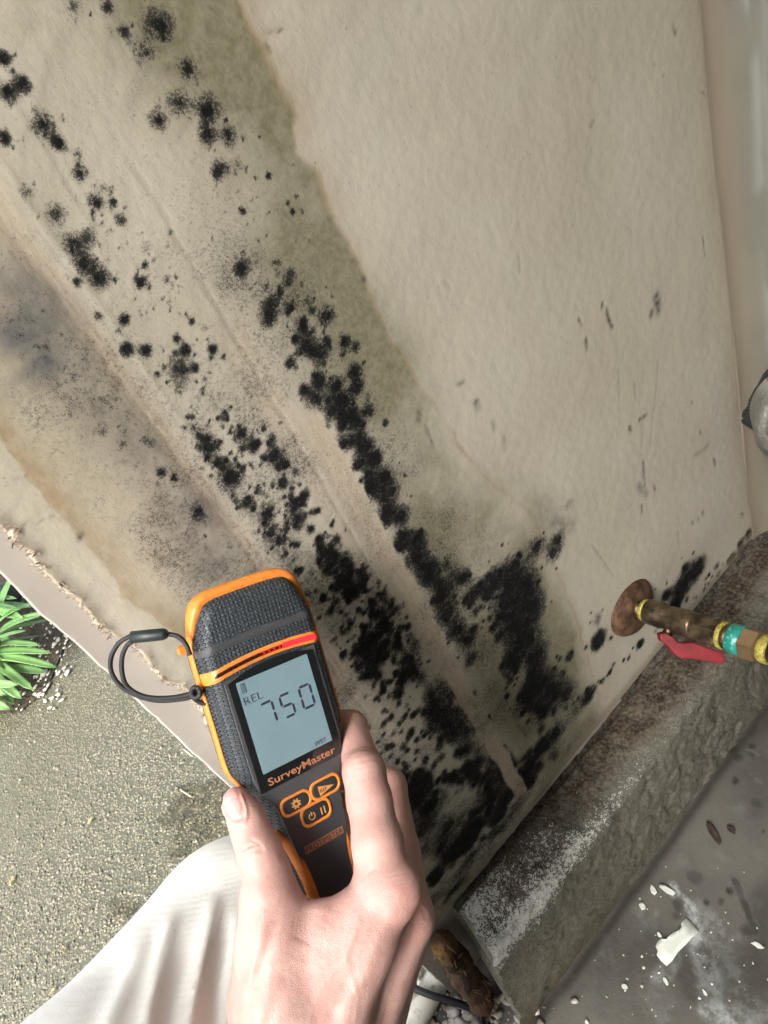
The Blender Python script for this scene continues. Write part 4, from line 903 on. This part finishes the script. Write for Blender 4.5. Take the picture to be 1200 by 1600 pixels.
mtr = Mat('pale_twill', (.72, .74, .70), .9, spec=.2)
tw_ = mtr.noise(1, 2, .6, mtr.co((900, 900, 1900)))
mtr.color(mtr.mix(mtr.ramp(mtr.noise(14, 3), .3, .7), (.68, .68, .63), (.75, .75, .70))); mtr.bump(tw_, .2, .0006)
wv_ = mtr.node('ShaderNodeTexWave', wave_type='BANDS', bands_direction='DIAGONAL'); wv_.inputs['Scale'].default_value = 165; wv_.inputs['Distortion'].default_value = 1.2; wv_.inputs['Detail'].default_value = 2; wv_.inputs['Detail Scale'].default_value = 3; mtr.L.new(mtr.co(), wv_.inputs['Vector']); mtr.bump(wv_.outputs[1], .10, .0005)
mtr.b.inputs['Sheen Weight'].default_value = .15
quad_mesh('trousers', Vtw, Qt, mtr.m, person)
# shoe on the floor below the knee (out of frame)
mshoe = Mat('dark_shoe', (.05, .05, .055), .7); mshoe.bump(mshoe.noise(80, 3), .2, .001)
ank = cam2w(c_(640, 2010, 600) / 1000); ank = np.array([ank[0], ank[1], 0.0])
fs = Field((-70, -100, -5), (70, 230, 130), 5.0)
sh = smin(smin(fs.cone((0, -30, 38), 42, (0, 60, 34), 40), fs.cone((0, 60, 34), 40, (5, 170, 28), 34), 15), fs.cone((0, -20, 50), 38, (0, -25, 110), 42), 20)
sh = np.maximum(sh, -fs.Z + .5)
Vs, Qs = surface_nets(sh, fs.org, fs.h)
quad_mesh('shoe', Vs / 1000 + ank - np.array(person.location) + np.array([0, 0, .004]), Qs, mshoe.m, person)

# ------------------------------------------------------------------ VALVE on the stub pipe
mbr = Mat('aged_brass', (.10, .075, .045), .5, .85)
mbr.color(mbr.mix(mbr.ramp(mbr.noise(60, 5, .65), .35, .65), (.055, .042, .028), (.20, .15, .09))); mbr.rough(mbr.ramp(mbr.noise(90, 3), .3, .7, .35, .65)); mbr.bump(mbr.noise(300, 3), .2, .0005)
mbr2 = Mat('bright_brass', (.42, .28, .15), .45, .8); mbr2.color(mbr2.mix(mbr2.noise(90, 4), (.28, .18, .10), (.48, .33, .19)))
mrs = Mat('rusty_steel', (.12, .06, .035), .6, .35)
rn = mrs.noise(90, 5, .65); mrs.color(mrs.mix(mrs.ramp(rn, .35, .65), (.045, .026, .016), (.19, .105, .06))); mrs.rough(mrs.ramp(rn, .3, .7, .35, .8)); mrs.bump(mrs.noise(220, 5), .5, .0012)
mye = Mat('yellow_tape', (.62, .52, .08), .6); mye.color(mye.mix(mye.ramp(mye.noise(400, 3), .4, .62), (.46, .39, .08), (.24, .19, .04))); mye.bump(mye.noise(500, 3), .4, .0008)
mgr = Mat('green_label', (.02, .30, .24), .35); mgr.color(mgr.mix(mgr.ramp(mgr.noise(260, 3), .55, .68), (.015, .25, .20), (.22, .55, .48)))
mred = Mat('red_vinyl', (.50, .010, .022), .42); mred.bump(mred.noise(350, 3), .25, .0008); mred.color(mred.mix(mred.ramp(mred.noise(45, 4), .35, .7), (.15, .003, .007), (.24, .006, .012)))
o3 = at_y(994, 949, -.006)
def proj(p): q = R.T @ (np.asarray(p) - CAM); return q[0] / q[2] * F + 600, q[1] / q[2] * F + 800, q[2]
s_end = next(s for s in np.arange(.02, .4, .001) if proj(o3 + np.array([0, -s, 0]))[0] > 1190)
e3 = at_y(1190, 1012, o3[1] - s_end); ax3 = (e3 - o3) / np.linalg.norm(e3 - o3)
sg = np.arange(0, .3, .0005); xg_ = np.array([proj(o3 + ax3 * s)[0] for s in sg]); s_at = lambda x: float(np.interp(x, xg_, sg))
valve = empty('gas_valve', tuple(o3)); tag(valve, 'brass ball valve with red lever and yellow thread tape on stub pipe', 'valve')
ol = np.zeros(3)
def vl(name, x0, prof, mat, **k): return lathe(name, ax3 * s_at(x0), ax3, prof, mat, valve, **k)
lathe('wall_flange', -ax3 * .010 + np.array([0, .002, 0]), ax3, [(0, .031), (.001, .033), (.004, .0332), (.008, .031), (.0115, .026), (.0145, .019), (.0165, .013), (.0175, .0115)], mrs.m, valve, 56)
s0, s1_, s2_, s3_, s4_, s5_ = s_at(1006), s_at(1013), s_at(1126), s_at(1134), s_at(1143), s_at(1164)
L3 = s2_ - s1_
lathe('stub_pipe', ol, ax3, [(0, .0098), (s0, .0098)], mbr.m, valve)
lathe('thread_tape', ax3 * s0, ax3, [(0, .0100), (.001, .0112), (s1_ - s0 - .001, .0114), (s1_ - s0, .0103)], mye.m, valve)
lathe('valve_body', ax3 * s1_, ax3, [(0, .0105), (.0006, .0125), (L3 * .22, .0128), (L3 * .25, .0112), (L3 * .36, .0120), (L3 * .5, .0132), (L3 * .64, .0128), (L3 * .68, .0116)], mbr.m, valve, 36)
lathe('hex_end', ax3 * (s1_ + L3 * .68), ax3, [(0, .0120), (.0008, .0134), (L3 * .32 - .001, .0134), (L3 * .32, .0122)], mbr.m, valve, hexa=True, rot=.2)
lathe('hex_end', ax3 * (s1_ + .0008), ax3, [(0, .0126), (.0008, .0136), (L3 * .17, .0136), (L3 * .18, .0124)], mbr.m, valve, hexa=True, rot=.2)
lathe('thread_tape', ax3 * s2_, ax3, [(0, .0112), (.0008, .0126), (s3_ - s2_ - .0006, .0128), (s3_ - s2_, .0112)], mye.m, valve)
lathe('union_neck', ax3 * s3_, ax3, [(0, .0112), (s4_ - s3_, .0118)], mbr.m, valve)
grn = lathe('label_band', ax3 * s4_, ax3, [(0, .0120), (.0004, .0134), (s5_ - s4_ - .0004, .0138), (s5_ - s4_, .0124)], mgr.m, valve)
s6_ = s_at(1190); s7_ = s_at(1197)
lathe('union_nut', ax3 * (s5_ - .0005), ax3, [(0, .0130), (.0008, .0150), (s6_ - s5_ - .0008, .0150), (s6_ - s5_, .0132)], mbr2.m, valve, hexa=True, rot=.5)
lathe('thread_tape', ax3 * s6_, ax3, [(0, .0118), (.003, .0128), (.008, .0126), (.009, .0112)], mye.m, valve)
lathe('outlet_pipe', ax3 * (s6_ + .008), ax3, [(0, .0106), (.22, .0106)], mbr.m, valve)
# lever: a bent strip beneath the body
vfw = R @ np.array([0, 0, 1.0]); dlev = proj(o3 + ax3 * (s1_ + L3 * .4))[2]
lev = [(1031, 991), (1041, 989), (1052, 995), (1060, 1003), (1068, 1005), (1084, 1004), (1108, 1013), (1131, 1020), (1133, 1034), (1129, 1038), (1108, 1034), (1085, 1030), (1062, 1028), (1052, 1020), (1044, 1009), (1033, 1002)]
lv = [at(x, y, dlev - .006 - .00012 * (x - 1031)) - o3 for x, y in lev]
lever = prism('lever', lv, vfw * .010, mred.m, valve)
md = lever.modifiers.new('b', 'BEVEL'); md.width = .0012; md.segments = 2
sp0 = at(1040, 997, dlev + .001) - o3; sp1 = ax3 * (s1_ + L3 * .36)
tube('lever_stem', [sp0 + (sp0 - sp1) * .1, sp1], .0048, mbr.m, valve, 16)

# ------------------------------------------------------------------ DUCT collar in the corner
mal = Mat('duct_foil', (.45, .44, .40), .35, .75); mal.color(mal.mix(mal.noise(60, 4), (.24, .235, .21), (.46, .45, .41))); mal.bump(mal.noise(120, 5, .7), .7, .003)
mdk = Mat('hole_dark', (.02, .02, .018), .9)  # near-black colour stands in for the shade inside the hole
dc = at(1262, 640, .735); dax = Vector((-.80, -.58, .12)).normalized()
duct = empty('metal_duct', tuple(dc)); tag(duct, 'crinkled silver metal duct collar in ragged hole at the corner', 'duct')
rib = []
for q in range(9): rib += [(q * .0052, .0455), (q * .0052 + .0013, .0510), (q * .0052 + .0026, .0515), (q * .0052 + .0040, .0460)]
lathe('collar', -dax * .016, dax, [(0, .044)] + rib + [(.048, .043), (.047, .036), (.012, .034)], mal.m, duct, 64)
rim_ = []
u1 = dax.orthogonal().normalized(); u2 = dax.cross(u1)
for k in range(80):
    a = 2 * math.pi * k / 80; rr = .055 + .004 * float(NZ.fbm(math.cos(a) * 3 + 9, math.sin(a) * 3 + 9)) * 2; rim_.append(np.array(u1 * math.cos(a) + u2 * math.sin(a)) * rr - np.array(dax) * .010)
tube('hole_edge', rim_, .0016, mdk.m, duct, 8, closed=True)
prism('hole_dark_disc', rim_, -np.array(dax) * .004, mdk.m, duct)  # flat dark disc painted as the depth of the hole

# ------------------------------------------------------------------ broken kerb end: rotten fibrous packing, waste pipe, cord, rubble
mrot = Mat('rotten_fibre', (.16, .08, .035), .9)
rf = mrot.noise(1, 5, .7, mrot.co((150, 150, 900)))
rc = mrot.mix(mrot.ramp(mrot.noise(45, 4), .35, .65), (.045, .024, .015), (.15, .08, .042)); rc = mrot.mix(mrot.math('MULTIPLY', mrot.at('ochre'), mrot.ramp(mrot.noise(160, 4), .3, .6)), rc, (.44, .25, .05))
mrot.color(rc); mrot.bump(mrot.noise(350, 5, .7), .8, .003)
fa, fb_ = at_z(694, 1472, .115), at_z(742, 1545, .045)
fr2 = Field(tuple(np.minimum(fa, fb_) * 1000 - 45), tuple(np.maximum(fa, fb_) * 1000 + 45), 2.0)
blob = fr2.cone(fa * 1000, 11, fb_ * 1000, 13)
blob = smin(blob, fr2.cone(at_z(712, 1500, .075) * 1000, 11, at_z(755, 1570, .022) * 1000, 13), 8)
blob += 7 * NZ.fbm(fr2.X * .05, fr2.Y * .05, fr2.Z * .05, 4).astype(np.float32) + 3 * NZ2.fbm(fr2.X * .2, fr2.Y * .2, fr2.Z * .08, 2).astype(np.float32)
Vb, Qb = surface_nets(blob, fr2.org, fr2.h)
rot = quad_mesh('rotten_packing', Vb / 1000, Qb, mrot.m); pbx = np.array([proj(v)[:2] for v in Vb / 1000])
attr(rot, 'ochre', np.clip(1.0 - np.hypot(pbx[:, 0] - 678, (pbx[:, 1] - 1495)) / 26, 0, 1))
tag(rot, 'brown rotten fibrous packing crumbling out of the broken kerb end', 'debris')
fv, ff = [], []
for k in range(150):
    i = prn.randrange(len(Vb)); p = Vb[i] / 1000; L_ = prn.uniform(.003, .008); dv = Vector((prn.gauss(-.3, .7), prn.gauss(-.3, .7), prn.gauss(.2, .7))).normalized(); sd_ = dv.orthogonal() * prn.uniform(.0002, .0005); b0 = len(fv)
    for q in range(3):
        pp = Vector(p) + dv * L_ * q / 2 + Vector((0, 0, -.004 * (q / 2) ** 2)); fv += [pp - sd_, pp + sd_]
    ff += [(b0, b0 + 1, b0 + 3, b0 + 2), (b0 + 2, b0 + 3, b0 + 5, b0 + 4)]
mfib2 = Mat('coarse_fibre', (.22, .12, .05), .8); mfib2.color(mfib2.mix(mfib2.noise(60, 3), (.07, .035, .02), (.34, .22, .10)))
tag(mesh_obj('loose_fibres', fv, ff, mfib2.m, rot), kind='stuff')
mpv = Mat('dirty_white_pipe', (.55, .54, .48), .45); mpv.color(mpv.mix(mpv.ramp(mpv.noise(45, 5, .7), .48, .68), (.58, .57, .50), (.22, .18, .12))); mpv.bump(mpv.noise(200, 3), .2, .0006)
pA, pB = at_z(712, 1478, .020), at_z(630, 1625, .020); pv = (pB - pA) / np.linalg.norm(pB - pA)
wp = empty('waste_pipe', tuple(pA)); tag(wp, 'dirty white plastic pipe lying on the ground below the hand', 'pipe')
lathe('pipe_wall', -pv * .06, pv, [(0, .0135), (.06, .0135), (.30, .0135), (.50, .0135)], mpv.m, wp, 36)
lathe('pipe_socket', pv * (-.02), pv, [(0, .0136), (.0005, .0158), (.035, .0158), (.0355, .0136)], mpv.m, wp, 36)
ck = empty('black_cable', tuple(at_z(700, 1565, .02))); tag(ck, 'black rubber cable crossing over the white pipe', 'cable')
kl = np.array(ck.location)
cpts = [at_z(x, y, z) - kl for x, y, z in [(560, 1510, .05), (610, 1530, .043), (640, 1541, .040), (668, 1553, .038), (700, 1563, .030), (730, 1573, .022), (747, 1585, .014), (754, 1600, .010), (756, 1630, .010), (748, 1680, .010)]]
tube('cable_sheath', smooth_path(cpts, 6), .0036, mcord.m, ck, 10)
mrb = Mat('plaster_rubble', (.50, .47, .42), .95); mrb.color(mrb.mix(mrb.ramp(mrb.noise(90, 4), .35, .65), (.26, .22, .17), (.60, .57, .52))); mrb.bump(mrb.noise(300, 4), .5, .002)
def pebbles(name, spots, mat, label, flat=.6):
    ico = bmesh.new(); bmesh.ops.create_icosphere(ico, subdivisions=1, radius=1); iv = np.array([v.co[:] for v in ico.verts]); it = np.array([[v.index for v in f.verts] for f in ico.faces]); ico.free()
    VV, TT = [], []
    for k, (p, r) in enumerate(spots):
        q = iv * (1 + .28 * rng.standard_normal((len(iv), 1))) * np.array([r * rng.uniform(.7, 1.4), r * rng.uniform(.7, 1.4), r * flat]); a = rng.uniform(0, 6.28)
        Rz = np.array([[math.cos(a), -math.sin(a), 0], [math.sin(a), math.cos(a), 0], [0, 0, 1]]); VV.append(q @ Rz.T + np.asarray(p)); TT.append(it + k * len(iv))
    return tag(quad_mesh(name, np.vstack(VV), np.vstack(TT), mat, None, False), label, kind='stuff')
pebbles('plaster_rubble', [(at_z(rng.normal(735, 45), rng.normal(1592, 22), .006), abs(rng.normal(.0018, .0018)) + .0006) for _ in range(240)], mrb.m, 'crumbled pale plaster rubble around the pipe')

# ------------------------------------------------------------------ paint flakes, chips, litter on the floor
mfl = Mat('white_paint_flake', (.66, .69, .63), .55); mfl.bump(mfl.noise(120, 3), .2, .0008); mfl.color(mfl.mix(mfl.noise(60, 3), (.60, .64, .57), (.72, .74, .69)))
def flake(name, px, z, label, mat=mfl.m, th=.0004, curl=.0007, group=None, cat='paint flake'):
    P = [at_z(x, y, z) for x, y in px]; c = np.mean(P, 0); n = len(P)
    V_ = [(*(p - c)[:2], curl * (.4 + prn.random())) for p in P] + [(*((p - c)[:2] * .5), .0003) for p in P] + [(0, 0, .0002)] 
    F_ = [(i, (i + 1) % n, n + (i + 1) % n, n + i) for i in range(n)] + [(n + i, n + (i + 1) % n, 2 * n) for i in range(n)]
    o = mesh_obj(name, V_, F_, mat, None, True); o.location = c; md = o.modifiers.new('t', 'SOLIDIFY'); md.thickness = th; md.offset = 1
    return tag(o, label, cat, group)
def s6(x, y): return (1000 + x * .2188, 1250 + y * .2188)
flake('paint_flake', [s6(*p) for p in [(325, 835), (352, 862), (380, 890), (420, 945), (370, 985), (330, 1030), (270, 1090), (230, 1150), (190, 1185), (150, 1150), (120, 1110), (127, 1080), (112, 1048), (125, 1015), (150, 990), (185, 998), (212, 968), (240, 945), (270, 935), (300, 925), (292, 890)]], .0055, 'large ragged white paint flake lying flat on the concrete floor')
blobp = lambda x, y, a, b, t, n=9: [(x + math.cos(t) * a * math.cos(w) * q - math.sin(t) * b * math.sin(w) * q, y + math.sin(t) * a * math.cos(w) * q + math.cos(t) * b * math.sin(w) * q) for w in np.linspace(0, 6.28, n, endpoint=False) for q in (prn.uniform(.7, 1.2),)]
for (x, y, a, b, t, lb) in [(1043, 1391, 14, 5, .5, 'curved white paint flake at the upper end of the white smear'), (1021, 1391, 9, 4, 1.0, 'narrow cream paint flake nearest the kerb foot on the floor'), (1004, 1416, 7, 5, 1.2, 'cream paint flake left of the large white flake'),
                            (1030, 1461, 6, 2.5, .9, 'tiny white flake touching the tip of the large flake'), (1184, 1477, 11, 4, .4, 'sharp white paint sliver by the right edge of the photo'), (1040, 1533, 7, 3, 1.0, 'oval white paint chip below the large flake'),
                            (976, 1541, 6, 4, .6, 'white paint chip on the dark floor close to the kerb'), (1101, 1551, 7, 2, 1.0, 'thin white paint sliver below the chalky smear')]:
    flake('paint_flake', blobp(x, y, a, b, t), .0055, lb, group='paint flakes on the floor')
for (x, y, a, b, t, z, lb) in [(806, 1369, 8, 6, .3, .122, 'larger of two pale flakes stuck on the kerb ridge'), (832, 1388, 7, 6, .2, .112, 'smaller pale flake on the kerb ridge, nearer the floor')]:
    flake('paint_flake', blobp(x, y, a, b, t), z, lb, group='paint flakes on the kerb')
mspk = [(at_z(rng.normal(1060, 90), rng.normal(1500, 70), .0055), abs(rng.normal(.0004, .0004)) + .00025) for _ in range(80)]
pebbles('paint_specks', [(p, r) for p, r in mspk if p[1] < -.082], mfl.m, 'tiny white paint specks scattered on the floor', .3)
mbk = Mat('brown_bark', (.07, .04, .025), .8); mbk.bump(mbk.noise(250, 4), .6, .001); mbk.color(mbk.mix(mbk.noise(120, 4), (.02, .013, .010), (.07, .05, .038)))
flake('bark_chip', [(1105, 1283), (1112, 1288), (1120, 1300), (1127, 1316), (1124, 1321), (1117, 1313), (1108, 1300), (1104, 1290)], .006, 'dark brown curled bark chip on the floor by the kerb', mbk.m, .001, .002, cat='bark chip')
flake('bark_chip', blobp(1143, 1297, 8, 4, .9), .006, 'small dark crumb beside the curled bark chip', mbk.m, .001, .002, cat='bark chip')

# ------------------------------------------------------------------ OUTDOORS: gravel grains, puddle, litter, plants, pipe
pts = []
for _ in range(6000):
    x, y = rng.uniform(-30, 420), rng.uniform(930, 1640); p = at_z(x, y, .0)
    if p[0] < -.05 and p[1] > -.35: pts.append((p + np.array([0, 0, .0004]), abs(rng.normal(.0011, .0007)) + .0005))
mpb = Mat('pale_aggregate', (.30, .28, .20), .4)
mpo = mpb.node('ShaderNodeObjectInfo'); mpb.color(mpb.mix(mpb.ramp(mpb.noise(170, 2), .35, .65), (.11, .105, .07), (.24, .23, .175))); mpb.bump(mpb.noise(600, 2), .3, .0006)
pebbles('aggregate_grains', pts, mpb.m, 'small proud stones in the exposed aggregate', .55)
mwa = Mat('puddle_water', (.9, .9, .88), .03)
fz_ = mwa.node('ShaderNodeFresnel'); fz_.inputs['IOR'].default_value = 1.36; tr_ = mwa.node('ShaderNodeBsdfTransparent'); tr_.inputs['Color'].default_value = (.95, .94, .90, 1); gl_ = mwa.node('ShaderNodeBsdfGlossy'); gl_.inputs['Roughness'].default_value = .03
mx_ = mwa.node('ShaderNodeMixShader'); mwa.L.new(mwa.math('MULTIPLY', fz_.outputs[0], mwa.ramp(mwa.noise(70, 3, .6), .40, .55)), mx_.inputs[0]); mwa.L.new(tr_.outputs[0], mx_.inputs[1]); mwa.L.new(gl_.outputs[0], mx_.inputs[2]); mwa.L.new(mx_.outputs[0], mwa.N['Material Output'].inputs['Surface'])
bp_ = mwa.node('ShaderNodeBump'); bp_.inputs['Strength'].default_value = .3; bp_.inputs['Distance'].default_value = .004; mwa.L.new(mwa.noise(60, 2), bp_.inputs['Height']); mwa.L.new(bp_.outputs[0], gl_.inputs['Normal'])
def puddle(cx, cy, rx, ry, seed):
    P = []
    for k in range(60):
        a = 2 * math.pi * k / 60; q = 1 + .7 * float(NZ.fbm(math.cos(a) * 2 + seed, math.sin(a) * 2 + seed)); P.append(at_z(cx + rx * q * math.cos(a), cy + ry * q * math.sin(a), .0016))
    o = mesh_obj('puddle', P, [tuple(range(60))[::-1]], mwa.m, None, False); return tag(o, 'shallow clear puddle on the aggregate', kind='structure')
puddle(322, 1288, 75, 52, 3.0); puddle(190, 1420, 26, 16, 8.0)
mlf = Mat('dry_leaf', (.42, .34, .12), .7); mlf.color(mlf.mix(mlf.noise(90, 3), (.26, .20, .08), (.40, .34, .18)))
mtw = Mat('pale_twig', (.50, .44, .30), .8)
for (x, y, a, b, t, lb) in [(19, 1378, 9, 2.2, 1.95, 'yellow dry leaf near the left edge of the wet ground'), (101, 1484, 6, 2.5, 1.4, 'curled pale leaf on the aggregate left of the knee'), (83, 1549, 6, 2.2, 2.3, 'ochre dry leaf lying close to the trouser outline'), (142, 1283, 5, 2, 2.2, 'small pale leaf in the middle of the wet aggregate')]:
    flake('fallen_leaf', blobp(x, y, a, b, t), .004, lb, mlf.m, .0004, .003, 'fallen leaves on the aggregate', 'leaf')
for (x0, y0, x1, y1, lb) in [(283, 1235, 299, 1245, 'thin pale twig on the ground near the thumb'), (286, 1170, 300, 1181, 'pale straw beside the wall end'), (56, 1088, 66, 1081, 'short pale straw below the strap leaves')]:
    a, b = at_z(x0, y0, .004), at_z(x1, y1, .006); o = tube('twig', [a * 0, (b - a) * .5 + np.array([0, 0, .002]), b - a], [.0012, .0014, .0008], mtw.m, None, 6); o.location = a
    tag(o, lb, 'twig', 'twigs on the ground')
# planting bed
mso = Mat('dark_mulch', (.05, .04, .025), .9); mso.color(mso.mix(mso.noise(60, 4), (.025, .02, .012), (.10, .08, .05))); mso.bump(mso.noise(70, 5), 1, .02)
bed = [at_z(x, y, .004) for x, y in [(-60, 880), (40, 900), (110, 985), (92, 1030), (72, 1080), (30, 1112), (-60, 1125), (-200, 1100), (-200, 900)]]
tag(mesh_obj('planting_bed', bed, [tuple(range(len(bed)))[::-1]], mso.m, None, False), 'dark mulched planting bed', kind='structure')
mwp = Mat('white_pebble', (.62, .58, .50), .6); mwp.color(mwp.mix(mwp.noise(60, 2), (.45, .41, .33), (.72, .69, .62)))
wpts = [(at_z(rng.normal(82, 18), rng.normal(1015, 38), .006), abs(rng.normal(.0022, .0015)) + .001) for _ in range(70)] + [(at_z(rng.uniform(-40, 110), rng.uniform(900, 1110), .006), abs(rng.normal(.002, .001)) + .001) for _ in range(160)]
pebbles('white_pebbles', wpts, mwp.m, 'white pebbles and crumbs along the planting edge', .4)
mle = Mat('strap_leaf', (.07, .20, .03), .45, spec=.5)
lfc = mle.mix(mle.ramp(mle.noise(9, 3), .35, .65), (.085, .19, .055), (.16, .30, .10)); mle.color(lfc); mle.bump(mle.noise(1, 3, .6, mle.co((60, 60, 6))), .15, .002)
mle.b.inputs['Transmission Weight'].default_value = 0; mle.b.inputs['Subsurface Weight'].default_value = .15; mle.b.inputs['Subsurface Radius'].default_value = (.004, .008, .002)
def strap_leaf(base, tip, arch, w, parent):
    b, t = Vector(base), Vector(tip); dirv = t - b; L_ = dirv.length; hz = Vector((dirv.x, dirv.y, 0)).normalized(); side = Vector((-hz.y, hz.x, 0)); V_, F_ = [], []; n = 14; tw = prn.uniform(-.5, .5)
    for i in range(n):
        s = i / (n - 1); c = b + dirv * s + Vector((0, 0, 1)) * arch * math.sin(math.pi * min(s ** .8, 1)) ; ww = .72 * w * (.55 + .6 * math.sin(math.pi * (s * .75 + .12))) * (1 if s < .86 else max(.06, math.sqrt(max(0, 1 - ((s - .86) / .14) ** 2))))
        sd_ = (side * math.cos(tw * s) + Vector((0, 0, 1)) * math.sin(tw * s))
        for q in (-1, -.5, 0, .5, 1): V_.append(c + sd_ * ww * .5 * q + Vector((0, 0, .16 * ww * (q * q - .5))))
    F_ = [tuple(f) for f in grid_quads(n, 5)]
    o = mesh_obj('leaf', V_, F_, mle.m, parent); md = o.modifiers.new('t', 'SOLIDIFY'); md.thickness = .0009; return o
def clump(px, py, tips, label, extra=8):
    b = at_z(px, py, .004); e = empty('strap_leaf_plant', tuple(b)); tag(e, label, 'plant', 'strap-leaved plants in the bed')
    for (x, y, zt, ar, w) in tips:
        t = at_z(x, y, zt) - b; strap_leaf((prn.gauss(0, .012), prn.gauss(0, .012), 0), t, ar, w, e)
    for k in range(extra):
        a = prn.uniform(0, 6.28); r = prn.uniform(.12, .28); strap_leaf((prn.gauss(0, .012), prn.gauss(0, .012), 0), (r * math.cos(a), r * math.sin(a), prn.uniform(.03, .2)), prn.uniform(.03, .1), prn.uniform(.016, .024), e)
clump(-6, 1062, [(58, 962, .16, .05, .021), (70, 958, .12, .06, .020), (80, 1020, .07, .06, .024), (90, 1043, .05, .07, .024), (72, 1050, .02, .04, .022), (52, 1078, .03, .05, .022), (34, 1092, .02, .05, .024), (22, 1100, .015, .03, .022), (18, 1056, .05, .07, .024), (62, 1008, .10, .05, .018), (40, 985, .16, .05, .02)], 'bright green strap-leaved plant whose leaves arch over the wet paving', 10)
clump(-30, 985, [(36, 965, .13, .05, .022), (30, 952, .15, .05, .02), (58, 948, .10, .05, .018), (46, 970, .09, .06, .022), (20, 1010, .06, .06, .022), (26, 935, .12, .05, .018)], 'strap-leaved plant further back, beside the dark grey pipe', 10)
clump(-42, 1105, [(10, 1085, .06, .06, .024), (28, 1070, .07, .05, .022), (16, 1108, .03, .05, .024), (2, 1120, .03, .05, .022)], 'strap-leaved plant nearest the camera at the left edge', 8)
mdp = Mat('dark_plastic_pipe', (.035, .045, .055), .35)
dpA, dpB = at_z(-60, 938, .07), at_z(19, 928, .07); dv_ = (dpB - dpA) / np.linalg.norm(dpB - dpA)
dp = empty('drain_pipe', tuple(dpB)); tag(dp, 'dark blue-grey plastic pipe end behind the plants', 'pipe')
lathe('pipe_body', -dv_ * .5, dv_, [(0, .024), (.455, .024), (.458, .028), (.497, .028), (.5, .026)], mdp.m, dp, 28)
lathe('pipe_ring', -dv_ * .06, dv_, [(0, .0245), (.001, .0275), (.008, .0275), (.009, .0245)], mdp.m, dp, 28)
